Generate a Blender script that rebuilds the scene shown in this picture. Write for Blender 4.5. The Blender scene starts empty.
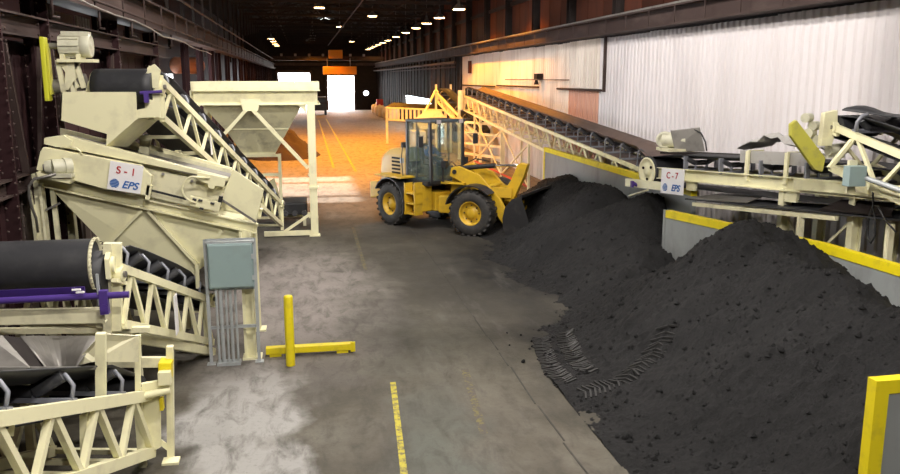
import bpy, math, random
from mathutils import Vector as V, Matrix, noise
random.seed(7)
PI = math.pi
sc = bpy.context.scene
C = sc.collection

# ------------------------------------------------------------------ camera
F = 820.0; CX, CY = 450.0, 237.0
TILT = math.atan(159 / F); YAW = math.atan(147 * math.cos(TILT) / F); CAMH = 4.7
cd = bpy.data.cameras.new('camera'); cam = bpy.data.objects.new('camera', cd); C.objects.link(cam)
cam.location = (0, 0, CAMH); cam.rotation_euler = (PI / 2 - TILT, 0, -YAW)
cd.sensor_width = 36; cd.lens = F / 900 * 36; cd.clip_end = 400; cd.clip_start = .05
sc.camera = cam
sc.view_settings.view_transform = 'Standard'; sc.view_settings.look = 'None'
sc.view_settings.exposure = 0.0; sc.view_settings.gamma = 1; sc.view_settings.use_curve_mapping = False
sc.cycles.use_denoising = True; sc.cycles.max_bounces = 7; sc.cycles.diffuse_bounces = 4
sc.cycles.sample_clamp_indirect = 6; sc.cycles.caustics_reflective = False; sc.cycles.caustics_refractive = False
# ------------------------------------------------------------------ sky and sun
w = bpy.data.worlds.new('world'); sc.world = w; w.use_nodes = True
w.node_tree.nodes['Background'].inputs[0].default_value = (.93, .96, 1, 1)
w.node_tree.nodes['Background'].inputs[1].default_value = 20
sl = bpy.data.lights.new('sun', 'SUN'); sl.energy = 24; sl.angle = .02; sl.color = (1, .95, .9)
so = bpy.data.objects.new('sun', sl); C.objects.link(so)
so.rotation_euler = V((1, 0.0, -.43)).to_track_quat('-Z', 'Y').to_euler()
# daylight let in by the openings (portals only steer sampling)
def portal(loc, size, rot):
    l = bpy.data.lights.new('portal', 'AREA'); l.shape = 'RECTANGLE'; l.size, l.size_y = size; l.cycles.is_portal = True
    o = bpy.data.objects.new('portal', l); C.objects.link(o); o.location = loc; o.rotation_euler = rot
portal((1.0, 125.3, 2.6), (12, 5.4), (-PI / 2, 0, 0))
portal((-8.1, 35.7, 2.2), (8.6, 4.5), (0, -PI / 2, PI/2*0))
# lamps: real fixtures are built around these lights further down
NEAR_C, SOD_C = (1, .93, .87), (1, .37, .022)
LAMPS = []                                                             # x, y, z, watts, colour, kind
for y in (-2, 6, 14, 22):
    for x in (.3, 3.6): LAMPS.append((x, y, 10.6, 1900, NEAR_C, 0))
for x, y, z, wt in ((9.3, 49.8, 8.7, 500), (9.3, 57, 8.7, 200), (9.3, 63, 8.7, 200), (9.3, 69, 8.7, 150), (9.3, 76, 8.7, 150), (9.3, 84, 8.7, 150), (9.3, 92, 8.7, 150), (9.3, 98, 8.7, 100), (9.3, 104, 8.7, 100), (9.3, 110, 8.7, 100), (9.3, 116, 8.7, 100), (9.3, 121, 8.7, 100)):
    LAMPS.append((x, y, z, wt, SOD_C, 1))
for x, y, z, wt in ((6.8, 40, 10.6, 9000), (2.4, 45, 10.6, 7000), (6.8, 48, 10.4, 9500), (4.6, 56.5, 9.6, 5000), (5.6, 67.4, 9.5, 6000), (1.3, 60, 9.5, 5000), (1.35, 66, 9.9, 5000), (1.45, 76, 10.1, 6000), (4.0, 90, 10.0, 7000), (1.45, 108, 9.8, 3500), (1.45, 114, 9.8, 2500), (1.5, 120, 9.8, 500), (6.5, 112, 9.4, 1500)):
    LAMPS.append((x, y, z, wt, SOD_C, 2))
for x, y in ((-3.4, 97), (-3.4, 104), (-3.4, 112), (-3.4, 118)): LAMPS.append((x, y, 9.0, 150, SOD_C, 3))
def lamp_light(x, y, z, wt, col, kind):
    l = bpy.data.lights.new('lamp_light', 'POINT' if kind == 0 else 'SPOT'); l.shadow_soft_size = .12; l.energy = wt; l.color = col
    if kind: l.spot_size = math.radians(118); l.spot_blend = .35
    o = bpy.data.objects.new('lamp_light', l); C.objects.link(o); o.location = (x, y, z - .14)
for a in LAMPS: lamp_light(*a)

# ------------------------------------------------------------------ projection helper: picture position -> point on a real plane
def P(px, py, X=None, Y=None, Z=None):
    u = px - CX; v = py - CY
    f = F * math.cos(TILT) - v * math.sin(TILT); d = -(F * math.sin(TILT) + v * math.cos(TILT))
    r = (u * math.cos(YAW) + f * math.sin(YAW), -u * math.sin(YAW) + f * math.cos(YAW), d)
    t = X / r[0] if X is not None else Y / r[1] if Y is not None else (Z - CAMH) / r[2]
    return V((r[0] * t, r[1] * t, r[2] * t + CAMH))

# ------------------------------------------------------------------ materials
def nt(name):
    m = bpy.data.materials.new(name); m.use_nodes = True
    return m, m.node_tree, m.node_tree.nodes['Principled BSDF']
def ramp(t, fac, stops):
    r = t.nodes.new('ShaderNodeValToRGB'); e = r.color_ramp.elements
    e[0].position, e[0].color = stops[0][0], (*stops[0][1], 1); e[1].position, e[1].color = stops[-1][0], (*stops[-1][1], 1)
    for p, c in stops[1:-1]:
        k = e.new(p); k.color = (*c, 1)
    t.links.new(fac, r.inputs[0]); return r.outputs[0]
def tex(t, scale, detail=5, rough=.6, stretch=None, dist=0):
    tc = t.nodes.new('ShaderNodeNewGeometry'); src = tc.outputs['Position']
    if stretch:
        mp = t.nodes.new('ShaderNodeMapping'); mp.inputs['Scale'].default_value = stretch; t.links.new(src, mp.inputs[0]); src = mp.outputs[0]
    n = t.nodes.new('ShaderNodeTexNoise'); n.inputs['Scale'].default_value = scale; n.inputs['Detail'].default_value = detail
    n.inputs['Roughness'].default_value = rough; n.inputs['Distortion'].default_value = dist
    t.links.new(src, n.inputs['Vector']); return n.outputs['Fac']
def mixc(t, fac, a, b, mode='MIX'):
    m = t.nodes.new('ShaderNodeMix'); m.data_type = 'RGBA'; m.blend_type = mode
    for i, x in ((0, fac), (6, a), (7, b)):
        if hasattr(x, 'links'): t.links.new(x, m.inputs[i])
        else: m.inputs[i].default_value = x if i == 0 else (*x, 1)
    return m.outputs[2]
def mat(name, col, rough=.5, metal=0, dirt=None, damt=.5, scale=3, bump=.0, bscale=60, stretch=None, emit=None, vary=0):
    m, t, b = nt(name)
    c = None
    if dirt:
        f = ramp(t, tex(t, scale, stretch=stretch), [(.5 - .0, (0, 0, 0)), (.5 + .28, (damt,) * 3)])
        c = mixc(t, f, col, dirt)
    if vary:
        oi = t.nodes.new('ShaderNodeObjectInfo'); hs = t.nodes.new('ShaderNodeHueSaturation')
        mr = t.nodes.new('ShaderNodeMapRange'); mr.inputs[3].default_value = 1 - vary; mr.inputs[4].default_value = 1 + vary
        t.links.new(oi.outputs['Random'], mr.inputs[0]); t.links.new(mr.outputs[0], hs.inputs['Value'])
        if c: t.links.new(c, hs.inputs['Color'])
        else: hs.inputs['Color'].default_value = (*col, 1)
        c = hs.outputs[0]
    if c: t.links.new(c, b.inputs['Base Color'])
    else: b.inputs['Base Color'].default_value = (*col, 1)
    b.inputs['Roughness'].default_value = rough; b.inputs['Metallic'].default_value = metal
    if emit:
        b.inputs['Emission Color'].default_value = (*emit[0], 1); b.inputs['Emission Strength'].default_value = emit[1]
    if bump:
        bp = t.nodes.new('ShaderNodeBump'); bp.inputs['Strength'].default_value = bump; bp.inputs['Distance'].default_value = .02
        t.links.new(tex(t, bscale), bp.inputs['Height']); t.links.new(bp.outputs[0], b.inputs['Normal'])
    return m
M = dict(
    cream=mat('cream_paint', (.80, .77, .50), .45, dirt=(.42, .38, .26), damt=.55, scale=2.5),
    cream2=mat('dusty_cream_paint', (.70, .67, .46), .5, dirt=(.30, .28, .2), damt=.8, scale=3.5),
    white=mat('white_sheet_metal', (.57, .54, .545), .45, dirt=(.50, .46, .45), damt=.6, scale=1.2, stretch=(1, 1, .15), vary=.04),
    whiteold=mat('aged_white_sheet', (.66, .60, .53), .5, dirt=(.40, .32, .25), damt=.9, scale=1.5, stretch=(1, 1, .2), vary=.1),
    patch=mat('brown_sheet_metal', (.50, .27, .19), .5, vary=.05),
    yellow=mat('safety_yellow', (.80, .66, .012), .45, dirt=(.35, .28, .05), damt=.5, scale=5),
    guard=mat('faded_yellow_guard', (.55, .52, .08), .5, dirt=(.30, .27, .12), damt=.8, scale=5),
    grey=mat('grey_barrier_steel', (.27, .29, .285), .5, dirt=(.12, .12, .12), damt=.8, scale=1.3, stretch=(1, 1, .6)),
    panel=mat('grey_green_enamel', (.26, .35, .35), .4, dirt=(.2, .24, .23), damt=.4, scale=3),
    galv=mat('galvanised_steel', (.40, .43, .44), .5, .2, dirt=(.26, .27, .27), damt=.6, scale=8),
    steel=mat('bare_steel', (.24, .23, .21), .5, .6, dirt=(.12, .11, .10), damt=.8, scale=3),
    dark=mat('dark_steel', (.018, .014, .013), .6, dirt=(.035, .026, .022), damt=.7, scale=2, vary=.2),
    girder=mat('brown_girder', (.045, .031, .028), .6, dirt=(.10, .075, .066), damt=.6, scale=2, stretch=(1, .3, 1)),
    maroon=mat('maroon_steel', (.028, .013, .014), .6, dirt=(.015, .009, .009), damt=.6, scale=2, vary=.25),
    planks=mat('weathered_sheet', (.09, .07, .06), .6, dirt=(.24, .20, .16), damt=.8, scale=2, stretch=(1, 1, .15), vary=.45),
    rust=mat('rusty_panel', (.060, .020, .012), .7, dirt=(.022, .011, .009), damt=.9, scale=1.2, stretch=(1, 1, .35), vary=.35),
    roof=mat('roof_deck', (.010, .008, .0075), .9),
    truss=mat('roof_steel', (.022, .017, .015), .8),
    rubber=mat('belt_rubber', (.022, .023, .026), .55, dirt=(.05, .05, .052), damt=.7, scale=4),
    beltdust=mat('dusty_belt', (.13, .09, .075), .7, dirt=(.07, .055, .05), damt=.7, scale=2),
    tyre=mat('tyre_rubber', (.025, .024, .023), .75, dirt=(.07, .06, .05), damt=.7, scale=6),
    cat=mat('loader_yellow', (.55, .345, .02), .42, dirt=(.18, .14, .05), damt=.6, scale=3),
    hood=mat('dusty_hood', (.52, .36, .12), .5, dirt=(.45, .33, .16), damt=.6, scale=4),
    black=mat('black_paint', (.018, .018, .02), .45),
    chrome=mat('chrome_rod', (.8, .8, .8), .15, 1),
    purple=mat('purple_urethane', (.07, .035, .22), .4, dirt=(.04, .02, .12), damt=.5, scale=5),
    signw=mat('sign_white', (.85, .84, .84), .4), red=mat('red_lettering', (.45, .02, .03), .5), blue=mat('blue_lettering', (.02, .13, .42), .5),
    roller=mat('idler_roller', (.07, .072, .08), .5, .2, dirt=(.16, .16, .16), damt=.7, scale=8),
    idler=mat('idler_bracket', (.22, .23, .26), .5, .2),
    motor=mat('motor_enamel', (.58, .57, .43), .45, dirt=(.35, .33, .24), damt=.7, scale=9),
    coaltrack=mat('pressed_coal', (.024, .0235, .023), .6, dirt=(.014, .014, .014), damt=.8, scale=6),
    dustsheet=mat('dusty_sheet', (.36, .35, .33), .7, dirt=(.2, .19, .17), damt=.7, scale=4),
    limeguard=mat('lime_guard', (.58, .58, .03), .45, dirt=(.3, .3, .05), damt=.6, scale=5),
    joint=mat('floor_joint', (.028, .025, .02), .8, dirt=(.09, .085, .07), damt=.9, scale=2),
    bucket=mat('worn_bucket_steel', (.022, .022, .024), .5, .3, dirt=(.08, .075, .07), damt=.5, scale=4),
    slate=mat('cab_slate', (.05, .065, .075), .45),
    shirt=mat('blue_shirt', (.03, .09, .28), .8), skin=mat('skin', (.45, .25, .17), .6), trousers=mat('dark_trousers', (.03, .035, .06), .85),
    seat=mat('black_seat', (.02, .02, .022), .7), hair=mat('dark_hair', (.02, .015, .012), .8),
    bag=mat('bulk_bag', (.72, .66, .60), .8, dirt=(.5, .42, .36), damt=.6, scale=3),
    orange=mat('crane_orange', (.75, .30, .02), .5),
    lampglow=mat('lamp_glass', (1, .8, .6), .3, emit=((1, .60, .26), 45)), lampw=mat('lamp_glass_white', (1, 1, 1), .3, emit=((1, .95, .88), 14)),
    hose=mat('black_hose', (.012, .012, .012), .5), shell=mat('lamp_shell', (.12, .11, .10), .5, .4),
    redp=mat('red_pipe', (.40, .03, .02), .5), pipeo=mat('rusty_duct', (.42, .19, .11), .6, dirt=(.25, .1, .06), damt=.6, scale=3),
)
for k in ('girder', 'maroon', 'dark', 'rust', 'truss', 'roof', 'planks'): M[k].node_tree.nodes['Principled BSDF'].inputs['Specular IOR Level'].default_value = .08
# clear cab glass with dust
m, t, b = nt('cab_glass')
t.nodes.remove(b); out = t.nodes['Material Output']
tr = t.nodes.new('ShaderNodeBsdfTransparent'); tr.inputs[0].default_value = (.90, .96, .95, 1)
gl = t.nodes.new('ShaderNodeBsdfGlossy'); gl.inputs['Roughness'].default_value = .08
df = t.nodes.new('ShaderNodeBsdfDiffuse'); df.inputs[0].default_value = (.42, .55, .53, 1)
a1 = t.nodes.new('ShaderNodeMixShader'); a1.inputs[0].default_value = .10; a2 = t.nodes.new('ShaderNodeMixShader'); a2.inputs[0].default_value = .07
t.links.new(tr.outputs[0], a1.inputs[1]); t.links.new(gl.outputs[0], a1.inputs[2]); t.links.new(a1.outputs[0], a2.inputs[1]); t.links.new(df.outputs[0], a2.inputs[2]); t.links.new(a2.outputs[0], out.inputs[0])
M['glass'] = m
# coal
m, t, b = nt('coal')
f = tex(t, 1.6, 6, .65); g = tex(t, 26, 4, .7)
c = ramp(t, f, [(.3, (.003, .003, .0033)), (.7, (.0115, .0115, .012))])
c = mixc(t, ramp(t, g, [(.5, (0, 0, 0)), (.8, (.6, .6, .6))]), c, (.021, .021, .0215))
t.links.new(c, b.inputs['Base Color']); b.inputs['Roughness'].default_value = .75; b.inputs['Specular IOR Level'].default_value = .3
bp_ = t.nodes.new('ShaderNodeBump'); bp_.inputs['Strength'].default_value = .9; bp_.inputs['Distance'].default_value = .05
t.links.new(tex(t, 22, 8, .75), bp_.inputs['Height']); t.links.new(bp_.outputs[0], b.inputs['Normal'])
M['coal'] = m
# concrete floor with dirt patches that belong to the floor
m, t, b = nt('concrete_floor')
geo = t.nodes.new('ShaderNodeNewGeometry'); pos = geo.outputs['Position']
nz = t.nodes.new('ShaderNodeTexNoise'); nz.inputs['Scale'].default_value = .9; nz.inputs['Detail'].default_value = 6; t.links.new(pos, nz.inputs['Vector'])
sb = t.nodes.new('ShaderNodeVectorMath'); sb.operation = 'SUBTRACT'; sb.inputs[1].default_value = (.5, .5, .5); t.links.new(nz.outputs['Color'], sb.inputs[0])
sm = t.nodes.new('ShaderNodeVectorMath'); sm.operation = 'MULTIPLY_ADD'; sm.inputs[1].default_value = (2.4, 2.4, 0); t.links.new(sb.outputs[0], sm.inputs[0]); t.links.new(pos, sm.inputs[2])
warp = sm.outputs[0]
def blob(cx, cy, rx, ry, amt, ang=0, soft=.0):
    mp = t.nodes.new('ShaderNodeMapping'); mp.vector_type = 'TEXTURE'; mp.inputs['Location'].default_value = (cx, cy, 0); mp.inputs['Rotation'].default_value = (0, 0, ang); mp.inputs['Scale'].default_value = (rx, ry, 1e6)
    t.links.new(warp, mp.inputs[0])
    ln = t.nodes.new('ShaderNodeVectorMath'); ln.operation = 'LENGTH'; t.links.new(mp.outputs[0], ln.inputs[0])
    return ramp(t, ln.outputs['Value'], [(soft, (amt,) * 3), (1.0, (0, 0, 0))])
col = ramp(t, tex(t, .45, 7, .62, dist=.3), [(.30, (.040, .036, .027)), (.5, (.080, .072, .055)), (.70, (.155, .145, .118))])
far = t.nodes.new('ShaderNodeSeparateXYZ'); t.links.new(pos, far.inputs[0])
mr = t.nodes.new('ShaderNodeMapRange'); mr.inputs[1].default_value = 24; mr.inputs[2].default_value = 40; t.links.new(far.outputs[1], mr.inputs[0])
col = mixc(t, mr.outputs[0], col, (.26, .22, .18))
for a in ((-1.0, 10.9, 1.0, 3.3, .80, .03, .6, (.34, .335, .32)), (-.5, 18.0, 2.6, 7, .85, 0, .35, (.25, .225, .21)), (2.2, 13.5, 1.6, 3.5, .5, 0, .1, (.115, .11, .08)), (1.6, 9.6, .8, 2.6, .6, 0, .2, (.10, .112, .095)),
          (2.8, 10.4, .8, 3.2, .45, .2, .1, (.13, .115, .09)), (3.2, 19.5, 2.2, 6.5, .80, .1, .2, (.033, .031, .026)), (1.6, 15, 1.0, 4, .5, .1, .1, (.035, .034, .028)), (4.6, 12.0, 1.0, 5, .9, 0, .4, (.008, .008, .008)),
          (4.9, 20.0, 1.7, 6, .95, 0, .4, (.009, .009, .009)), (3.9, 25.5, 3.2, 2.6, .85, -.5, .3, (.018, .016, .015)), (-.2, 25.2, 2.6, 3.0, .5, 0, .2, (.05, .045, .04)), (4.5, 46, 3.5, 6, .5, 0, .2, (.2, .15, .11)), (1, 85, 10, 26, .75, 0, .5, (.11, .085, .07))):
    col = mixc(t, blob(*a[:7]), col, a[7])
col = mixc(t, ramp(t, tex(t, 14, 6, .75), [(.55, (0, 0, 0)), (.8, (.6, .6, .6))]), col, (.02, .018, .016))
col = mixc(t, ramp(t, tex(t, 1.0, 8, .7, stretch=(1.6, .35, 1)), [(.56, (0, 0, 0)), (.74, (.45, .45, .45))]), col, (.15, .14, .125))
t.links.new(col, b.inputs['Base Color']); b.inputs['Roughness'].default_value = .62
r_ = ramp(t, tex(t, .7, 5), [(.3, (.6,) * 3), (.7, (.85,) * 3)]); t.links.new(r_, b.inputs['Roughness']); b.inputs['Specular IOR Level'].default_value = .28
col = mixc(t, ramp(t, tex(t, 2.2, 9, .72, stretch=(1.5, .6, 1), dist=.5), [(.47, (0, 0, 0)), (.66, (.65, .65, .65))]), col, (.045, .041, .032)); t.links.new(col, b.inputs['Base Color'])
bq = t.nodes.new('ShaderNodeBump'); bq.inputs['Strength'].default_value = .35; bq.inputs['Distance'].default_value = .02; t.links.new(tex(t, 12, 8, .7), bq.inputs['Height']); t.links.new(bq.outputs[0], b.inputs['Normal'])
M['floor'] = m
# worn floor paint
m, t, b = nt('worn_floor_paint')
c = mixc(t, ramp(t, tex(t, 9, 7, .75), [(.46, (0, 0, 0)), (.60, (.9, .9, .9))]), (.42, .36, .02), (.07, .06, .045))
t.links.new(c, b.inputs['Base Color']); b.inputs['Roughness'].default_value = .7
M['paint'] = m
m, t, b = nt('faint_floor_paint')
c = mixc(t, ramp(t, tex(t, 9, 7, .75), [(.40, (0, 0, 0)), (.52, (1, 1, 1))]), (.14, .115, .03), (.065, .056, .045))
t.links.new(c, b.inputs['Base Color']); b.inputs['Roughness'].default_value = .7
M['paintfaint'] = m

# ------------------------------------------------------------------ mesh builder
Z3 = V((0, 0, 1))
ORG = {}
class MB:
    def __init__(s): s.v = []; s.f = []; s.s = []
    def add(s, vs, fs, sm=False):
        n = len(s.v); s.v += [V(a) for a in vs]; s.f += [tuple(i + n for i in f) for f in fs]; s.s += [sm] * len(fs); return s
    def hexa(s, p): return s.add(p, [(0, 3, 2, 1), (4, 5, 6, 7), (0, 1, 5, 4), (1, 2, 6, 5), (2, 3, 7, 6), (3, 0, 4, 7)])
    def box(s, x0, x1, y0, y1, z0, z1):
        return s.hexa([(x0, y0, z0), (x1, y0, z0), (x1, y1, z0), (x0, y1, z0), (x0, y0, z1), (x1, y0, z1), (x1, y1, z1), (x0, y1, z1)])
    def bar(s, p, q, w, h, up=Z3, off=(0, 0)):
        p, q, up = V(p), V(q), V(up); d = (q - p).normalized()
        a = d.cross(up)
        if a.length < 1e-4: a = d.cross(V((0, 1, 0)))
        a.normalize(); u = a.cross(d).normalized()
        o = a * off[0] + u * off[1]; A, U = a * w / 2, u * h / 2
        return s.hexa([p + o - A - U, p + o + A - U, q + o + A - U, q + o - A - U, p + o - A + U, p + o + A + U, q + o + A + U, q + o - A + U])
    def ibeam(s, p, q, w, h, t=.02, up=Z3):
        s.bar(p, q, w, t, up, (0, h / 2 - t / 2)); s.bar(p, q, w, t, up, (0, -h / 2 + t / 2)); return s.bar(p, q, t, h - 2 * t, up)
    def channel(s, p, q, w, h, t=.015, up=Z3, side=1):
        s.bar(p, q, t, h, up, (side * w / 2, 0)); s.bar(p, q, w, t, up, (0, h / 2)); return s.bar(p, q, w, t, up, (0, -h / 2))
    def ring(s, c, a, b, r, n): return [c + a * (r * math.cos(2 * PI * i / n)) + b * (r * math.sin(2 * PI * i / n)) for i in range(n)]
    def tube(s, p, q, r, r2=None, n=14, caps=True):
        p, q = V(p), V(q); d = (q - p).normalized(); a = d.orthogonal().normalized(); b = d.cross(a)
        r2 = r if r2 is None else r2
        s.add(s.ring(p, a, b, r, n) + s.ring(q, a, b, r2, n), [(i, (i + 1) % n, n + (i + 1) % n, n + i) for i in range(n)], True)
        if caps: s.add(s.ring(p, a, b, r, n), [tuple(range(n - 1, -1, -1))]); s.add(s.ring(q, a, b, r2, n), [tuple(range(n))])
        return s
    def lathe(s, prof, o, ax, n=24, closed=False):
        o, ax = V(o), V(ax).normalized(); a = ax.orthogonal().normalized(); b = ax.cross(a)
        vs = []
        for r, h in prof: vs += s.ring(o + ax * h, a, b, max(r, 1e-4), n)
        m = len(prof); fs = [(k * n + i, k * n + (i + 1) % n, (k + 1) * n + (i + 1) % n, (k + 1) * n + i) for k in range(m - 1) for i in range(n)]
        return s.add(vs, fs, True)
    def pipe(s, pts, r, n=8):
        pts = [V(p) for p in pts]; vs = []; prev = None
        for i, p in enumerate(pts):
            d = (pts[min(i + 1, len(pts) - 1)] - pts[max(i - 1, 0)]).normalized()
            a = d.orthogonal().normalized() if prev is None else (prev - d * prev.dot(d)).normalized()
            prev = a; vs += s.ring(p, a, d.cross(a), r, n)
        m = len(pts); fs = [(k * n + i, k * n + (i + 1) % n, (k + 1) * n + (i + 1) % n, (k + 1) * n + i) for k in range(m - 1) for i in range(n)]
        fs += [tuple(range(n - 1, -1, -1)), tuple(range((m - 1) * n, m * n))]
        return s.add(vs, fs, True)
    def poly(s, pts, vec):
        pts = [V(p) for p in pts]; vec = V(vec); n = len(pts)
        return s.add(pts + [p + vec for p in pts], [tuple(range(n)), tuple(range(2 * n - 1, n - 1, -1))] + [(i, i + n, (i + 1) % n + n, (i + 1) % n) for i in range(n)])
    def loft(s, A, B, caps=False):
        n = len(A); fs = [(i, (i + 1) % n, n + (i + 1) % n, n + i) for i in range(n)]
        if caps: fs += [tuple(range(n - 1, -1, -1)), tuple(range(n, 2 * n))]
        return s.add(list(A) + list(B), fs)
    def xf(s, T): s.v = [T @ a for a in s.v]; return s
    def mesh(s, name, mt, o=V((0, 0, 0))):
        me = bpy.data.meshes.new(name); me.from_pydata([a - o for a in s.v], [], s.f)
        me.polygons.foreach_set('use_smooth', s.s); me.materials.append(mt if not isinstance(mt, str) else M[mt]); me.update(); return me
    def build(s, name, mt, parent=None, kind=None, label=None, solid=0, bevel=0):
        o = ORG.get(parent, V((0, 0, 0))) if parent else V((0, 0, 0))
        ob = bpy.data.objects.new(name, s.mesh(name, mt, o)); C.objects.link(ob)
        if parent: ob.parent = parent
        ORG[ob] = o
        if kind: ob['kind'] = kind
        if label: ob['label'] = label
        if solid: md = ob.modifiers.new('s', 'SOLIDIFY'); md.thickness = solid; md.offset = 0
        if bevel: md = ob.modifiers.new('b', 'BEVEL'); md.width = bevel; md.segments = 2; md.limit_method = 'ANGLE'
        return ob
def thing(name, label, cat, loc, group=None):
    o = bpy.data.objects.new(name, None); C.objects.link(o); o.location = loc; o.empty_display_size = .2
    o['label'] = label; o['category'] = cat
    if group: o['group'] = group
    ORG[o] = V(loc); return o
def tag(o, label, cat, group=None):
    o['label'] = label; o['category'] = cat
    if group: o['group'] = group
    return o
def single(mb, name, mt, label, cat, loc=None, group=None, **k):   # a thing that is one mesh, origin at its base
    if loc is None:
        xs = [a.x for a in mb.v]; ys = [a.y for a in mb.v]; loc = V(((min(xs) + max(xs)) / 2, (min(ys) + max(ys)) / 2, min(a.z for a in mb.v)))
    loc = V(loc); ob = mb.xf(Matrix.Translation(-loc)).build(name, mt, None, **k); ob.location = loc; ORG[ob] = loc
    return tag(ob, label, cat, group)
def inst(src, parent, off, name=None):                                # copy of a part (and its sub-parts) shifted by off
    c = src.copy(); C.objects.link(c); c.parent = parent; c.location = src.location + V(off)
    for ch in src.children:
        d = ch.copy(); C.objects.link(d); d.parent = c
    return c
def copy_tree(root, loc, label=None, rz=0):
    r = root.copy(); C.objects.link(r); r.location = loc; r.rotation_euler.z = rz
    if label: r['label'] = label
    for ch in list(root.children):
        c = ch.copy(); C.objects.link(c); c.parent = r
        for g in ch.children:
            d = g.copy(); C.objects.link(d); d.parent = c
    return r
def bx(*a): return MB().box(*a)
def bar(*a, **k): return MB().bar(*a, **k)
def struct(mb, name, mt, **k): return mb.build(name, mt, kind='structure', **k)

def text_mb(txt, size, o, u, v, shear=0, bold=0.0):
    cu = bpy.data.curves.new('t', 'FONT'); cu.body = txt; cu.size = size; cu.shear = shear; cu.offset = bold * size; cu.extrude = .003
    cu.align_x = 'CENTER'; cu.align_y = 'CENTER'
    tmp = bpy.data.objects.new('t', cu); C.objects.link(tmp); bpy.context.view_layer.update()
    me = bpy.data.meshes.new_from_object(tmp.evaluated_get(bpy.context.evaluated_depsgraph_get()))
    bpy.data.objects.remove(tmp); bpy.data.curves.remove(cu)
    o, u, v = V(o), V(u).normalized(), V(v).normalized(); n = u.cross(v)
    mb = MB(); mb.add([o + u * a.co.x + v * a.co.y + n * (a.co.z + .004) for a in me.vertices], [tuple(p.vertices) for p in me.polygons]); bpy.data.meshes.remove(me)
    return mb
def letters(mb, mt, parent):
    n = len(mb.v); par = list(range(n))
    def find(a):
        while par[a] != a: par[a] = par[par[a]]; a = par[a]
        return a
    key = {}
    for i, q in enumerate(mb.v):                                       # weld coincident vertices of front, side and back
        k = (round(q.x, 4), round(q.y, 4), round(q.z, 4)); par[find(i)] = find(key.setdefault(k, i))
    for f in mb.f:
        for i in f[1:]: par[find(i)] = find(f[0])
    groups = {}
    for f in mb.f: groups.setdefault(find(f[0]), []).append(f)
    for fs in groups.values():
        used = sorted({i for f in fs for i in f}); mp_ = {a: i for i, a in enumerate(used)}
        m2 = MB(); m2.add([mb.v[i] for i in used], [tuple(mp_[i] for i in f) for f in fs]); m2.build('letter', mt, parent)
def eps_sign(root, c, u, v, wd, ht, code):
    c, u, v = V(c), V(u).normalized(), V(v).normalized(); n = u.cross(v).normalized()
    pl = MB().hexa([c + u * a * wd / 2 + v * b_ * ht / 2 + n * k for k in (0, .012) for a, b_ in ((-1, -1), (1, -1), (1, 1), (-1, 1))])
    sg = pl.build('sign', 'signw', root, label='white sign reading %s over a blue EPS logo' % code)
    f = c + n * .014
    letters(text_mb(code, ht * .36, f + v * ht * .22, u, v, bold=.012), 'red', sg)
    letters(text_mb('EPS', ht * .36, f + v * ht * -.26 + u * wd * .16, u, v, shear=.3, bold=.022), 'blue', sg)
    g = MB(); gc = f - v * ht * .26 - u * wd * .30; R = ht * .155
    for i in range(6):                                                # striped globe
        z0 = -R + 2 * R * i / 6 + R * .05; z1 = z0 + 2 * R / 6 * .68; pts = []
        for z, sg_ in ((z0, 1), (z1, -1)):
            xr = math.sqrt(max(R * R - z * z, 0)) + .002
            for k in range(5): pts.append(gc + v * (z + .12 * R * math.sin(k * PI / 4)) + u * sg_ * (-xr + 2 * xr * k / 4))
        g.poly(pts, n * .004)
    g.build('emblem', 'blue', sg)
    return sg

# ------------------------------------------------------------------ conveyors
def truss_side(root, p0, p1, depth, bays, cw, mt, side, web=.05, posts=True):
    p0, p1 = V(p0), V(p1); dn = V((0, 0, -depth))
    MB().bar(p0, p1, cw, cw * 1.3).build('chord', mt, root)
    MB().bar(p0 + dn, p1 + dn, cw, cw * 1.3).build('chord', mt, root)
    n = bays * 2
    for i in range(n):
        a = p0.lerp(p1, i / n) + (dn if i % 2 == 0 else V()); c = p0.lerp(p1, (i + 1) / n) + (dn if i % 2 else V())
        MB().bar(a, c, web, web).build('brace', mt, root)
    if posts:
        for q in (p0, p1): MB().bar(q + V((0, 0, cw)), q + dn, cw * 1.2, cw * 1.2, (0, 1, 0)).build('end_post', mt, root)
def belt_loop(T, d, s, n, L, bw, ztop, r, trough=1.0, rh=None, ret=True):
    rh = rh or r; mb = MB(); pts = []
    NT = max(6, int(L / .8))
    for i in range(NT + 1):
        k = i / NT; f = min(1, k * L / .7, (1 - k) * L / .7) * trough
        pts.append((k * L, ztop, f))
    for i in range(1, 9):
        a = PI * i / 9; pts.append((L + rh * math.sin(a), ztop - rh + rh * math.cos(a), 0))
    pts.append((L, ztop - 2 * rh, 0)); pts.append((L - .8, ztop - 2 * r - .02, 0)); pts.append((0, ztop - 2 * r, 0))
    for i in range(1, 9):
        a = PI + PI * i / 9; pts.append((r * math.sin(a), ztop - r + r * math.cos(a), 0))
    prof = ((-.5, 1), (-.35, .5), (-.2, 0), (.2, 0), (.35, .5), (.5, 1)); m_ = len(prof)
    vs = []
    for tt, h, f in pts:
        for x, k in prof: vs.append(T + d * tt + s * x * bw * (1 - .10 * f) + n * (h + k * f * .19 * bw))
    N = len(pts)
    mb.add(vs, [(i * m_ + j, i * m_ + j + 1, ((i + 1) % N) * m_ + j + 1, ((i + 1) % N) * m_ + j) for i in range(N) for j in range(m_ - 1)], True)
    return mb
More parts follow.
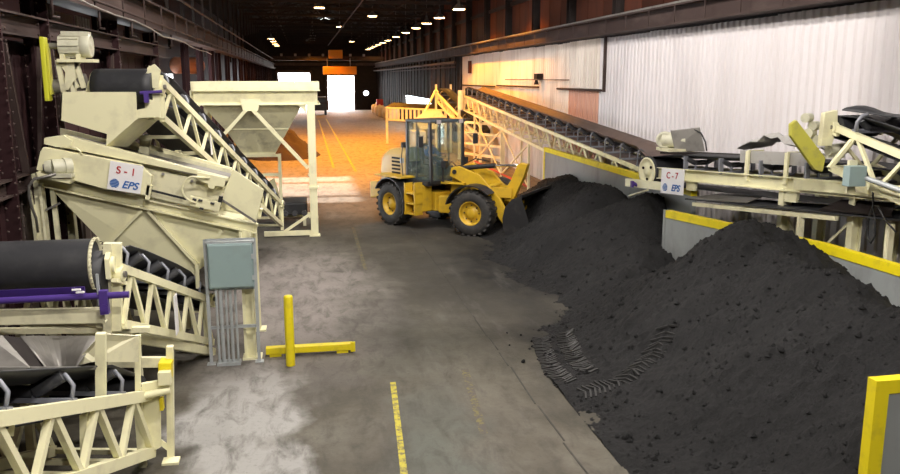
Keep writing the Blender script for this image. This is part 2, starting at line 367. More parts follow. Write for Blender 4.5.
def conveyor(root, T, Hd, W, depth, bays, idlers, bw, r=.25, rh=None, ztop=.30, cw=.09, mt='cream', beltm='rubber', web=.05, drumend='cream', posts=True, trough=1.0, sides=(1, -1), wing=.17):
    T, Hd = V(T), V(Hd); d = (Hd - T); L = d.length; d.normalize(); s = d.cross(Z3).normalized(); n = s.cross(d).normalized()
    rh = rh or r
    for sg in sides: truss_side(root, T + s * sg * W / 2, Hd + s * sg * W / 2, depth, bays, cw, mt, sg, web, posts)
    for i in range(bays + 1):
        q = T.lerp(Hd, i / bays) - Z3 * depth
        MB().bar(q - s * W / 2, q + s * W / 2, .06, .06).build('cross_member', mt, root)
    belt_loop(T, d, s, n, L, bw, ztop, r, trough, rh).build('belt', beltm, root, solid=.016)
    for q, rr, nm in ((T, r, 'tail_pulley'), (Hd, rh, 'head_pulley')):
        c = q + n * (ztop - rr)
        pl = MB().tube(c - s * bw * .5, c + s * bw * .5, rr - .012, n=28).build(nm, 'rubber', root)
        MB().lathe([(rr - .012, -bw * .52), (rr - .012, -bw * .505), (rr * .72, -bw * .5), (rr * .30, -bw * .49), (.04, -bw * .49)], c, -s, 28).build('end_disc', drumend, pl)
        MB().lathe([(rr - .012, bw * .505), (rr - .012, bw * .52), (rr * .86, bw * .52), (rr * .80, bw * .50), (rr * .30, bw * .49), (.04, bw * .49)], c, s, 28).build('end_disc', drumend, pl)
        MB().tube(c - s * (W / 2 + .1), c + s * (W / 2 + .1), .04).build('shaft', 'steel', pl)
        for sg in (1, -1):
            cc = c + s * sg * (W / 2 + .02)
            b_ = MB(); b_.tube(cc - s * .05, cc + s * .05, .10, n=16); b_.bar(cc - d * .15 - n * .1, cc + d * .15 - n * .1, .08, .05)
            b_.build('bearing', mt, root)
    if idlers:
        proto = None
        for i in range(idlers):
            t_ = L * (i + .6) / idlers; q = T + d * t_
            if proto is None:
                ib = MB(); zz = ztop - .14
                ib.bar(q - s * W * .5 + n * .06, q + s * W * .5 + n * .06, .09, .05, n)
                he = ztop + wing * bw - .075; hl = ztop - .085
                for sg in (1, -1):
                    ib.pipe([q + s * sg * W * .47 + n * .05, q + s * sg * W * .475 + n * (he - .10), q + s * sg * (bw * .485) + n * (he - .02), q + s * sg * (bw * .455) + n * (he + .01)], .024, 6)
                    ib.bar(q + s * sg * bw * .19 + n * .06, q + s * sg * bw * .19 + n * hl, .03, .04, (0, 1, 0))
                proto = ib.build('idler', 'idler', root)
                MB().tube(q - s * bw * .18 + n * hl, q + s * bw * .18 + n * hl, .065, n=12).build('roller', 'roller', proto)
                for sg in (1, -1):
                    MB().tube(q + s * sg * bw * .20 + n * hl, q + s * sg * bw * .45 + n * he, .068, n=12).build('roller', 'roller', proto)
                q0 = q
            else: inst(proto, root, q - q0)
    return T, d, s, n, L

# ================================================================== SETTING
# floor
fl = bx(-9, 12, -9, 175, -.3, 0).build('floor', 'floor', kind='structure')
def strip(x0, y0, x1, y1, w_, name, mt, z=.004):
    d = V((x1 - x0, y1 - y0, 0)).normalized(); a = d.cross(Z3) * w_ / 2; mb = MB(); n = max(2, int(math.hypot(x1 - x0, y1 - y0) / .5)); vs = []
    for i in range(n + 1):
        q = V((x0, y0, z)).lerp(V((x1, y1, z)), i / n); j = a * (1 + .12 * noise.noise(q * 3)); vs += [q - j, q + j]
    mb.add(vs, [(2 * i, 2 * i + 1, 2 * i + 3, 2 * i + 2) for i in range(n)]); return mb.build(name, mt, fl)
strip(.95, 7.6, 1.235, 12.2, .085, 'lane_line', 'paint')
strip(2.24, 10.1, 2.46, 12.6, .12, 'lane_line', 'paintfaint')
strip(1.45, 44, 1.6, 95, .13, 'lane_line', 'paint'); strip(2.51, 42, 2.5, 98, .13, 'lane_line', 'paint')
strip(1.38, 20, 1.42, 26, .10, 'lane_line', 'paintfaint')
# cast groove with broken edge running down the hall
gm = MB(); y = 6.0
while y < 30:
    l = random.uniform(.5, 1.6); gm.bar((3.22 + random.uniform(-.02, .02), y, .004), (3.22 + random.uniform(-.02, .02), y + l, .004),   .022, .006); y += l + random.uniform(.02, .2)
gm.build('floor_joint', 'joint', fl)
# roof
for X0_, Z0_, X1_, Z1_ in ((-8.4, 10.6, 3.5, 13.4), (3.5, 13.4, 11.6, 10.8)):
    for k in range(10):                                                # roof deck laid in long sheets
        x0, x1 = X0_ + (X1_ - X0_) * k / 10, X0_ + (X1_ - X0_) * (k + 1) / 10; z0, z1 = Z0_ + (Z1_ - Z0_) * k / 10, Z0_ + (Z1_ - Z0_) * (k + 1) / 10
        struct(MB().hexa([(x0, -9, z0), (x1, -9, z1), (x1, 126, z1), (x0, 126, z0), (x0, -9, z0 + .08), (x1, -9, z1 + .08), (x1, 126, z1 + .08), (x0, 126, z0 + .08)]), 'ceiling', 'roof')
for k, y in enumerate(range(14, 125, 6)):                              # roof trusses
    tr_ = MB().bar((-4.4, y, 9.6), (11.2, y, 9.6), .14, .18)
    tr_.bar((-4.4, y, 10.9), (3.5, y, 13.0), .12, .12).bar((3.5, y, 13.0), (11.2, y, 10.7), .12, .12)
    r0 = tr_.build('roof_truss', 'truss', kind='structure')
    for i in range(8):
        xa = -4.4 + i * 1.95; xb = xa + 1.95; zt = lambda x: 10.9 + (x + 4.4) * .266 if x < 3.5 else 13.0 - (x - 3.5) * .3
        MB().bar((xa, y, 9.6 if i % 2 else zt(xa)), (xb, y, zt(xb) if i % 2 else 9.6), .07, .07).build('brace', 'truss', r0)
for x in (-2, 1, 4, 7, 9.6):
    struct(bar((x, 14, 9.75), (x, 122, 9.75), .1, .12), 'purlin', 'truss')
# back wall behind the camera platform
struct(bx(-8.4, 11.6, -9.2, -9, 0, 13), 'wall_back', 'dark')
# far wall with two open doorways
wf = MB(); Yf = 125
wf.box(-8.4, -3.7, Yf, Yf + .3, 0, 13).box(1.15, 3.45, Yf, Yf + .3, 0, 13).box(7.6, 11.6, Yf, Yf + .3, 0, 13).box(-3.7, 1.15, Yf, Yf + .3, 5.4, 13).box(3.45, 7.6, Yf, Yf + .3, 5.0, 13)
wf = struct(wf, 'wall_far', 'dark')
for x in range(-3, 11, 1):
    if x % 2: MB().bar((x, Yf - .08, 7.3), (x, Yf - .08, 8.2), .35, .06, (0, 1, 0)).build('translucent_panel', mat('dim_panel%d' % x, (.25, .22, .2), .6), wf)
for x, z, d in ((-3.7, 5.4, 0), (1.15, 5.4, 0), (3.45, 5.0, 0), (7.6, 5.0, 0)): MB().box(x - .15, x + .15, Yf - .2, Yf, 0, z + .3).build('door_frame', 'girder', wf)
MB().box(-3.9, 1.3, Yf - .25, Yf, 5.4, 5.8).build('door_lintel', 'girder', wf); MB().box(3.2, 7.8, Yf - .25, Yf, 5.0, 5.4).build('door_lintel', 'girder', wf)
MB().box(-8, 11, Yf - .3, Yf, 6.5, 6.9).build('girt', 'girder', wf)

# right wall: corrugated sheets
XR = 10.9
wr = struct(MB().box(11.0, 11.2, -9, 57.0, 0, 6.3).box(11.35, 11.5, -9, 126, 6.3, 11.2), 'wall_right', 'dark')
def sheet_mesh(z0, z1, mt, wd=.9, pitch=.30, amp=.045):
    mb = MB(); prof = []
    nr = int(round(wd / pitch))
    for i in range(nr):
        y = i * pitch; prof += [(y, 0), (y + pitch * .50, 0), (y + pitch * .62, -amp), (y + pitch * .86, -amp)]
    prof.append((nr * pitch + .02, 0)); m_ = len(prof)
    mb.add([(x, y, z) for z in (z0, z1) for y, x in prof], [(i, i + 1, m_ + i + 1, m_ + i) for i in range(m_ - 1)])
    return mb.mesh('sheet', mt)
def put_sheet(me, x, y, z, parent, name='sheet'):
    o = bpy.data.objects.new(name, me); C.objects.link(o); o.parent = parent; o.location = (x + random.uniform(-.012, .012), y, z); o.rotation_euler.x = random.uniform(-.003, .003); return o
ms_full = sheet_mesh(0, 6.15, 'white'); ms_old = sheet_mesh(0, 6.15, 'whiteold'); ms_up = sheet_mesh(4.2, 6.15, 'whiteold'); ms_patch = sheet_mesh(0, 4.2, 'patch')
ms_up3 = sheet_mesh(1.9, 6.15, 'whiteold')
y = 9.0
while y < 56.3:
    if 29.0 <= y < 32.4: put_sheet(ms_up, XR, y, 0, wr); put_sheet(ms_patch, XR + .01, y, 0, wr)
    elif y < 29.0: put_sheet(ms_full, XR, y, random.uniform(-.03, .0), wr)
    else: put_sheet(ms_old, XR, y, random.uniform(-.04, .0), wr)
    y += .9
MB().bar((XR - .09, 29.0, 4.2), (XR - .09, 29.0, 6.25), .10, .09, (0, 1, 0)).build('downpipe', 'girder', wr)
for y0, y1, z in ((29.2, 34.6, 4.25), (37.5, 46, 4.28), (46.5, 56.5, 4.22)):
    MB().tube((XR - .12, y0, z), (XR - .12, y1, z), .045, n=8).build('conduit', 'girder', wr)
MB().tube((XR - .12, 33, 4.62), (XR - .12, 44, 4.62), .02, n=8).build('conduit', 'girder', wr)
wl_ = MB().box(XR - .35, XR - .05, 37.0, 37.5, 4.65, 4.9).tube((XR - .3, 37.25, 4.6), (XR - .3, 37.25, 4.4), .06, .12)
single(wl_, 'wall_lamp', 'dark', 'small dark lamp fixed on the white wall above the pipe', 'lamp')
single(bx(XR - .2, XR - .05, 53.5, 54.0, 5.0, 5.8), 'wall_box', 'rust', 'narrow rusty box mounted high at the far end of white wall', 'box')
# crane girder and rusty upper bays on the right
cg = MB().ibeam((10.6, -8, 6.47), (10.6, 57, 6.47), .5, .56, .05)
cg = struct(cg, 'crane_girder_right', 'girder')
for k in range(36): MB().bar((10.36, 8 + k * 1.8, 6.22), (10.36, 8 + k * 1.8, 6.72), .02, .05, (0, 1, 0)).build('stiffener', 'girder', cg)
MB().bar((10.6, -8, 6.8), (10.6, 124, 6.8), .09, .1).build('rail', 'steel', cg)
MB().ibeam((10.6, 57, 6.47), (10.6, 124, 6.47), .5, .56, .05).build('beam', 'girder', cg)
MB().tube((10.4, 57, 5.75), (10.4, 124, 5.75), .11, n=10).build('pipe', 'girder', cg)
MB().tube((10.4, 57, 5.45), (10.4, 100, 5.45), .05, n=8).build('pipe', 'girder', cg)
ups = [12.4, 17.9, 23.3, 28.7, 34.0, 39.4, 44.8, 50.2, 56.0, 61.5, 67, 72.5, 78, 83.5, 89, 94.5, 100, 105.5, 111, 116.5, 122]
for i, y in enumerate(ups):
    cc = MB().ibeam((11.15, y, 6.3), (11.15, y, 10.8), .35, .4, .04, (0, 1, 0)); struct(cc, 'column', 'dark')
    for j in range(3): 
        y0 = y + .25 + j * 1.72
        MB().box(11.28, 11.34, y0, y0 + 1.66, 6.35, 10.7).build('panel', 'rust', wr)
    if i < 20: MB().bar((11.2, y, 8.6), (11.2, y + 5.4, 8.6), .08, .2).build('girt', 'dark', wr)
# far right dark wall with strip window
wr2 = MB().box(11.0, 11.2, 57, 72, 0, 6.3).box(11.0, 11.2, 91.3, 126, 0, 6.3).box(11.0, 11.2, 72, 91.3, 0, 1.7).box(11.0, 11.2, 72, 91.3, 2.85, 6.3)
wr2 = struct(wr2, 'wall_right', 'dark')
struct(MB().box(11.05, 11.07, 72, 91.3, 1.7, 2.85), 'window_1', 'glass')
for i in range(30):
    y = 57.5 + i * 2.25
    if not 71 < y < 92: MB().bar((10.9, y, 0), (10.9, y, 6.2), .12, .18, (0, 1, 0)).build('post', 'girder' if i % 3 == 0 else 'dark', wr2)
    else: MB().bar((10.9, y, 2.9), (10.9, y, 6.2), .12, .18, (0, 1, 0)).build('post', 'dark', wr2)

# left side: column line, girders, outer wall
XL = -4.35
wo = MB().box(-8.4, -8.2, -9, 31.5, 0, 11).box(-8.4, -8.2, 40, 126, 0, 11).box(-8.4, -8.2, 31.5, 40, 4.5, 11)
wo = struct(wo, 'wall_left', 'maroon')
w2 = struct(bx(-8.2, -8.16, 51.2, 55.6, 3.9, 4.95), 'window_2', mat('daylit_pane', (.9, .9, .9), .6, emit=((.95, .97, 1), 3)))
for y in (51.2, 53.4, 55.6): MB().box(-8.18, -8.12, y - .05, y + .05, 3.85, 5.0).build('mullion', 'dark', w2)
for y0, y1 in ((15.6, 16.9), (19.1, 20.2), (20.6, 21.9)):
    for k_ in range(5): MB().box(-4.74, -4.70, y0 + k_ * .24, y0 + k_ * .24 + .15, 5.74, 6.0).build('translucent_panel', mat('lit_panel%d%d' % (int(y0 * 10), k_), (.42, .39, .36), .5), wo)
wl = struct(MB().box(XL - .34, XL - .30, -9, 28.5, 0, 5.3), 'wall_left', 'maroon')
def plank_mesh(z0, z1, wd, mt): return MB().box(0, .05, 0, wd, z0, z1).mesh('sheet', mt)
pm = [plank_mesh(0, 3.0, .34, 'planks'), plank_mesh(0, 2.95, .27, 'planks')]
y = 8.0
while y < 28: put_sheet(pm[int(y * 3) % 2], XL - .2 + random.uniform(0, .08), y, 0, wl); y += .35 if int(y * 3) % 2 == 0 else .30
for i in range(22):
    y = 8 + i * .92; MB().box(XL - .28, XL - .25, y, y + .88, 3.2, 5.25).build('panel', 'maroon', wl)
MB().ibeam((XL, -8, 3.12), (XL, 28, 3.12), .22, .26, .03).build('rail', 'girder', wl)
MB().ibeam((XL, -8, 5.5), (XL, 28.3, 5.5), .30, .34, .03).build('rail', 'girder', wl)
for i, y in enumerate([12.9, 15.2, 20.6, 26.0, 33.2, 37.8, 42.4, 45.8, 51.2, 56.6, 62, 67.4, 72.8, 78, 83.6, 89, 94.4, 100, 105, 110, 115.6, 121]):
    c_ = struct(MB().bar((XL - .05, y, 0), (XL - .05, y, 6.0), .42 if i < 4 else .3, .05, (0, 1, 0)).bar((XL - .05, y - .18, 0), (XL - .05, y - .18, 6.0), .05, .2, (0, 1, 0)).bar((XL - .05, y + .18, 0), (XL - .05, y + .18, 6), .05, .2, (0, 1, 0)), 'column', 'maroon')
    if i < 4:
        rv = MB()
        for k in range(34):
            for dy in (-.10, .10): rv.lathe([(.022, 0), (.018, .014), (.004, .02)], (XL + .02 + .145, y + dy, .3 + k * .17), (1, 0, 0), 6); rv.lathe([(.022, 0), (.018, .014), (.004, .02)], (XL - .05 + .12 * (1 if dy > 0 else -1), y - .285, .3 + k * .17), (0, -1, 0), 6)
        rr = rv.build('rivet', 'girder', c_); rr['kind'] = 'stuff'
        MB().bar((XL + .06, y + .3, 5.2), (XL + .06, y + 1.5, .4), .07, .10, (1, 0, 0)).build('brace', 'girder', c_)
        MB().bar((XL + .06, y - .3, 5.2), (XL + .06, y - 1.6, .4), .05, .06, (1, 0, 0)).build('brace', 'girder', c_)
cl = struct(MB().ibeam((-4.15, -8, 6.35), (-4.15, 124, 6.35), .5, .70, .05), 'crane_girder_left', 'girder')
MB().bar((-4.15, -8, 6.76), (-4.15, 124, 6.76), .09, .1).build('rail', 'steel', cl)
MB().tube((-3.85, -8, 6.15), (-3.85, 124, 6.15), .03, n=8).build('pipe', 'girder', cl)
MB().tube((-3.8, -8, 7.15), (-3.8, 124, 7.15), .04, n=8).build('pipe', 'girder', cl)
for k in range(30): MB().bar((-3.88, 12 + k * 2.6, 6.03), (-3.88, 12 + k * 2.6, 6.68), .03, .05, (0, 1, 0)).build('stiffener', 'girder', cl)
for k, y in enumerate([14.6, 17.8, 21.0, 24, 27]):
    MB().pipe([(-3.95, y, 6.0), (-3.95, y, 5.72), (-4.0, y + .08, 5.68), (-3.92, y + .25, 5.68)], .022).build('hanger', 'girder', cl)
for i in range(30):
    y = 13 + i * 3.6; struct(bar((-4.6, y, 5.7), (-4.6, y, 10.4), .1, .12, up=(0, 1, 0)), 'stud', 'truss')
for i, (a_, b__) in enumerate(((8, 14.2), (17.2, 18.8), (24, 27.5))):
    MB().box(-4.75, -4.7, a_, b__, 5.68, 5.98).build('panel', 'planks', wl)
cb = MB().pipe([(-3.7, 10 + k * 2, 6.05 - .06 * k * .6 + .10 * abs(math.sin(k * .9))) for k in range(14)], .018, 6)
single(cb, 'cable', 'steel', 'thin slack cable strung along the left crane girder', 'cable')
dk = MB().lathe([(.0, 0), (.42, .02), (.5, .15), (.5, 1.9), (.42, 2.05), (0, 2.08)], (-7.6, 52.3, 5.45), (.8, .9, 0), 18)
single(dk, 'duct', 'pipeo', 'orange-brown round duct end above the bright window on the left', 'duct')
tk = MB().tube((3.7, 30, 9.3), (3.7, 122, 9.3), .05, n=6)
single(tk, 'ceiling_conduit', 'girder', 'long straight conduit hung below the roof trusses', 'conduit')
for k in range(8):
    yy = 20 + k * 9
    struct(bar((-4.3, yy, 9.4), (11, yy + 5, 9.45), .05, .05), 'bracing', 'truss')

# ------------------------------------------------------------------ lamps
def roof_z(x): return 10.6 + (x + 8.4) * 2.8 / 11.9 if x < 3.5 else 13.4 - (x - 3.5) * 2.6 / 8.1
def high_bay(x, y, z, glow, label, group):
    root = thing('high_bay_lamp', label, 'lamp', (x, y, z), group)
    sh = MB().lathe([(.38, 0), (.33, .16), (.14, .34), (.08, .40), (.08, .62), (0, .63)], (x, y, z - .02), (0, 0, 1), 18).build('lamp_shade', 'shell', root)
    MB().lathe([(.0, .0), (.36, .0), (.37, .03)], (x, y, z), (0, 0, 1), 18).build('lens', glow, root)
    stm = MB().tube((x, y, z), (x, y, z + 1), .015, n=6).build('stem', 'shell', root); stm.location.z = .5; stm.scale.z = roof_z(x) - z - .5 - .01
    return root
lroots = {}
ORD = ['first', 'second', 'third', 'fourth', 'fifth', 'sixth', 'seventh', 'eighth', 'ninth', 'tenth', 'eleventh', 'twelfth', 'thirteenth', 'fourteenth']
cnt = {}
names = {0: 'white high bay lamp over the coal bays, %s from the camera end', 1: 'glowing orange lamp, %s of the row along the right wall from the near end', 2: 'glowing orange lamp over the middle aisle, %s counted from the loader', 3: 'glowing lamp, %s of the short row above the left crane girder'}
for x, y, z, wt, col_, k in LAMPS:
    g_ = {0: 'white lamps over the near half', 1: 'orange lamps along the right wall', 2: 'orange lamps over the middle aisle', 3: 'lamps above the left girder'}[k]
    cnt[k] = cnt.get(k, 0) + 1; lab = names[k] % ORD[cnt[k] - 1]
    if k not in lroots: lroots[k] = high_bay(x, y, z, 'lampw' if k == 0 else 'lampglow', lab, g_)
    else:
        r = copy_tree(lroots[k], (x, y, z), lab)
        for ch_ in r.children:
            if ch_.name.startswith('stem'): ch_.scale.z = roof_z(x) - z - .5 - .01

# ------------------------------------------------------------------ overhead crane at far end
oc = thing('overhead_crane', 'orange overhead crane with cab parked above the far doorway', 'crane', (5, 112, 6.85))
MB().box(-4.1, 10.6, 111.4, 112.4, 6.95, 7.5).build('bridge_girder', 'girder', oc)
MB().box(2.6, 7.0, 110.9, 111.4, 5.15, 6.2).build('load_beam', 'orange', oc, bevel=.05)
MB().box(3.4, 5.2, 110.7, 112.2, 7.2, 8.3).box(3.6, 5.0, 110.6, 110.75, 7.4, 8.1).build('trolley', 'orange', oc, bevel=.05)
for x in (3.2, 6.2): MB().tube((x, 111.2, 6.1), (x, 111.2, 7.3), .06, n=8).build('hanger', 'steel', oc)

# ================================================================== S-1 SCREEN (vibrating screen)
YF = 13.8
def F8(x, y, Y=YF): return P(x, y, Y=Y)
s1 = thing('vibrating_screen', 'cream inclined screen marked S-1 over a tapering chute on steel legs', 'screen', (-2.6, 14.6, 0))
# side plates: near plate lower right part, far plate
MB().poly([F8(48, 146), F8(226, 186), F8(214, 212), F8(150, 197), F8(40, 172)], (0, .03, 0)).build('side_plate', 'cream2', s1)
MB().poly([F8(60, 128, 15.5), F8(232, 170, 15.5), F8(226, 190, 15.5), F8(60, 150, 15.5)], (0, .03, 0)).build('side_plate', 'cream2', s1)
MB().poly([F8(45, 138, 14.0), F8(225, 181, 14.0), F8(225, 183, 14.0), F8(45, 140, 14.0)], (0, 1.5, -.05)).build('screen_deck', 'steel', s1)
a, b2 = F8(44, 139, 13.72), F8(203, 177, 13.72)
MB().poly([F8(44, 138, 13.70), F8(64, 135, 13.70), F8(200, 171, 13.70), F8(228, 178, 13.7), F8(228, 181, 13.7), F8(200, 175, 13.7), F8(44, 144, 13.7)], (0, .16, 0)).build('top_flange', 'cream', s1, bevel=.008)
MB().poly([F8(44, 139, 13.66), F8(63, 135, 13.66), F8(72, 141, 13.66), F8(70, 148, 13.66), F8(56, 147, 13.66), F8(44, 144, 13.66)], (0, .06, 0)).build('corner_plate', 'cream', s1)
MB().poly([F8(48, 148, 13.6), F8(43, 147, 13.6), F8(40, 152, 13.6), F8(36, 170, 13.6), F8(104, 189, 13.6), F8(149, 196, 13.6), F8(152, 176, 13.6), F8(140, 165, 13.6), F8(112, 160, 13.6)], (0, .12, 0)).build('cover_panel', 'cream', s1, bevel=.01)
MB().bar(F8(150, 148, 15.6), F8(231, 171, 15.6), .1, .12).build('top_flange', 'cream', s1)
MB().bar(F8(140, 145, 15.3), F8(150, 147, 15.3), .1, .3).build('gusset', 'cream2', s1)
# right end of near side: upper channel, bracket with holes
MB().poly([F8(197, 172, 13.62), F8(226, 178, 13.62), F8(224, 187, 13.62), F8(215, 186, 13.62), F8(214, 189, 13.62), F8(208, 188, 13.62), F8(208, 184, 13.62), F8(197, 180, 13.62)], (0, .08, 0)).build('bracket', 'cream', s1, bevel=.006)
br = MB().poly([F8(190, 196, 13.58), F8(221, 203, 13.58), F8(219, 212, 13.58), F8(190, 206, 13.58)], (0, .1, 0)).build('bracket', 'cream', s1, bevel=.006)
for x, y in ((194, 199), (200, 200), (212, 203), (201, 208)): MB().tube(F8(x - 1.5, y, 13.56), F8(x + 2.5, y + 1, 13.56), .018, n=8).build('slot', 'black', br)
MB().poly([F8(219, 196, 13.6), F8(223, 197, 13.6), F8(221, 206, 13.6), F8(217, 206, 13.6)], (0, .06, 0)).build('damper', 'black', s1)
MB().bar(F8(150, 190, 13.66), F8(186, 199, 13.66), .02, .035).build('slot', 'black', s1)
cp = [F8(198 - 14 * math.sin(a_) - 2, 189 - 13 * math.cos(a_), 13.55) for a_ in [PI * k / 10 for k in range(1, 10)]]
MB().pipe([F8(210, 178, 13.6)] + cp + [F8(196, 203, 13.56)], .018).build('conduit', 'cream', s1)
MB().pipe([F8(70, 147, 13.6), F8(76, 148, 13.58), F8(80, 151, 13.58), F8(82, 155, 13.6)], .015).build('conduit', 'cream', s1)
for x, y in ((163, 174), (192, 181)): MB().tube(F8(x, y, 13.8), F8(x, y, 13.74), .025, n=8).build('bolt', 'steel', s1)
MB().poly([F8(147, 185, 13.6), F8(152, 186, 13.6), F8(149, 200, 13.6), F8(145, 199, 13.6)], (0, .1, 0)).build('bracket', 'cream', s1)
# end cover plate slanting at the discharge end
MB().poly([F8(233, 169, 13.7), F8(264, 190, 13.7), F8(256, 221, 13.7), F8(221, 199, 13.7)], (0, .05, 0)).build('discharge_cover', 'cream', s1, bevel=.01)
MB().bar(F8(222, 200, 13.68), F8(256, 222, 13.68), .03, .035).build('edge_strip', 'steel', s1)
# unbalanced motor at left end
mt_ = MB(); c0 = F8(52, 167, 13.5)
mt_.tube(c0, c0 + V((.20, .10, 0)), .12, n=18).tube(c0 - V((.1, .02, 0)), c0, .09, .12, n=18).tube(c0 + V((.15, .06, 0)), c0 + V((.24, .12, 0)), .135, n=18).box(c0.x + .0, c0.x + .3, c0.y - .1, c0.y + .2, c0.z - .16, c0.z - .1)
mo = mt_.build('vibrator_motor', 'motor', s1); MB().tube(c0 - V((.125, .025, 0)), c0 - V((.1, .02, 0)), .05, n=12).build('end_cap', 'steel', mo)
MB().poly([F8(36, 172, 13.45), F8(64, 178, 13.45), F8(72, 177, 13.45), F8(70, 184, 13.45), F8(38, 177, 13.45)], (0, .3, 0)).build('motor_shelf', 'cream', s1)
hp = [F8(56, 174, 13.4), F8(44, 177, 13.38), F8(34, 179, 13.36), F8(29, 186, 13.36), F8(29, 196, 13.36), F8(32, 208, 13.4), F8(36, 218, 13.5), F8(38, 232, 13.6)]
MB().pipe(hp, .022).build('hose', 'steel', s1)
# lower frame
for Y in (13.85, 15.45):
    MB().ibeam(F8(30, 178, Y) if Y < 14 else F8(30, 178) + V((0, 1.6, 0)), F8(257, 229) + V((0, Y - YF, 0)), .14, .17, .025).build('frame_beam', 'cream', s1)
for px in (34, 140, 250):
    q = F8(px, 178 + (px - 30) * .225); MB().bar(q, q + V((0, 1.65, 0)), .1, .12).build('cross_member', 'cream', s1)
for k, (px, py) in enumerate(((36, 183), (245, 231))):
    for dy in (0, 1.6):
        q = F8(px, py) + V((0, dy, 0)); 
        MB().ibeam(q, V((q.x + (.0 if k else .05), q.y, .0)), .19, .19, .04, (1, 0, 0)).build('leg', 'cream' if k else 'cream2', s1)
        MB().box(q.x - .13, q.x + .19, q.y - .15, q.y + .15, 0, .03).build('foot_plate', 'cream', s1)
q = F8(50, 183) + V((0, .1, 0)); MB().bar(q, V((q.x + .06, q.y, 0)), .07, .07, (1, 0, 0)).build('leg', 'cream2', s1)
MB().bar(F8(36, 215) , F8(60, 203), .03, .03).build('brace', 'steel', s1)
# chute (inverted wedge)
A = [F8(52, 189, 13.9), F8(248, 230, 13.9), F8(248, 230, 13.9) + V((0, 1.5, 0)), F8(52, 189, 13.9) + V((0, 1.5, 0))]
B = [F8(104, 243, 14.05), F8(190, 277, 14.05), F8(190, 277, 14.05) + V((0, .9, 0)), F8(104, 243, 14.05) + V((0, .9, 0))]
MB().loft(A, B).build('chute', 'cream', s1, solid=.015)
for a_, b__ in (((142, 210), (110, 243)), ((148, 211), (200, 268)), ((148, 211), (142, 210))):
    MB().bar(F8(*a_, 13.85) , F8(*b__, 13.98), .05, .06, (0, 1, 0)).build('rib', 'cream', s1)
MB().bar(F8(197, 264, 13.95), F8(198, 288, 13.95), .06, .08, (0, 1, 0)).build('rib', 'cream', s1)
MB().bar(F8(222, 230, 13.86), F8(200, 266, 13.95), .05, .05, (0, 1, 0)).build('rib', 'cream', s1)
sc_ = F8(125.5, 177.5, 13.56); u_ = (F8(140, 167, 13.57) - F8(109, 162, 13.57)); v_ = (F8(108, 163, 13.57) - F8(106, 189, 13.57))
u_.normalize(); v_ = V((-u_.z, 0, u_.x)) * 1.0
eps_sign(s1, sc_, u_, v_, .50, .45, 'S - 1')

# ================================================================== FEEDER CONVEYOR up to the screen (head, chute, drive)
HC = V((-2.78, 14.1, 4.66)); TC = V((-1.22, 22.8, 1.32))
f1 = thing('feed_conveyor', 'cream lattice conveyor climbing from the hopper to its drive drum above screen', 'conveyor', (TC.x, TC.y, 0))
conveyor(f1, TC, HC, 1.05, .60, 9, 9, .95, r=.17, rh=.28, ztop=.17, cw=.085, web=.05)
hc = MB().poly([F8(61, 92, 13.75), F8(60, 120, 13.75), F8(107, 134, 13.75), F8(106, 146, 13.75), F8(137, 119, 13.75), F8(136, 92, 13.75)], (0, .02, 0))
chb = [F8(61, 92, 13.75), F8(60, 120, 13.75), F8(107, 134, 13.75), F8(106, 146, 13.75)]
ch = hc.build('head_chute', 'cream', f1)
MB().poly([F8(106, 146, 13.75), F8(136, 119, 13.75), F8(161, 117, 14.3), F8(128, 147, 14.3)], (0, .02, 0)).build('chute_plate', 'cream', f1)
MB().poly([F8(61, 92, 13.75), F8(60, 120, 13.75), F8(60, 120, 13.75) + V((.05, 1.3, 0)), F8(61, 92, 13.75) + V((.05, 1.3, 0))], (.02, 0, 0)).build('chute_plate', 'cream2', f1)
MB().poly([F8(61, 92, 15.0), F8(60, 120, 15.0), F8(107, 134, 15.), F8(136, 119, 15.), F8(136, 92, 15.)], (0, .02, 0)).build('chute_plate', 'cream2', f1)
MB().poly([F8(144, 92, 13.78), F8(160, 92, 13.78), F8(160, 117, 13.78), F8(136, 118, 13.78), F8(136, 110, 13.78), F8(145, 108, 13.78)], (0, .04, 0)).build('end_plate', 'cream', f1)
MB().bar(F8(152, 66, 13.9), F8(152, 118, 13.9), .13, .08, (1, 0, 0)).build('head_post', 'cream', f1)
bb = MB().tube(F8(152, 76, 13.82), F8(152, 76, 13.95), .10, n=16).poly([F8(147, 68, 13.8), F8(154, 64, 13.8), F8(160, 70, 13.8), F8(158, 88, 13.8), F8(148, 88, 13.8)], (0, .08, 0))
bb.build('bearing', 'cream', f1)
MB().lathe([(.26, 0), (.29, .02), (.29, .05), (.24, .06), (.1, .03), (.04, .03)], V((-2.37, 14.2, 4.53)), (1, 0, 0), 24).build('pulley_rim', 'cream2', f1)
sc1 = MB().tube(F8(140, 93, 13.7), F8(162, 91.5, 13.7), .025, n=10).box(*(lambda q: (q.x - .03, q.x + .04, q.y - .04, q.y + .04, q.z - .12, q.z + .03))(F8(146, 95, 13.7))).build('belt_scraper', 'purple', f1)
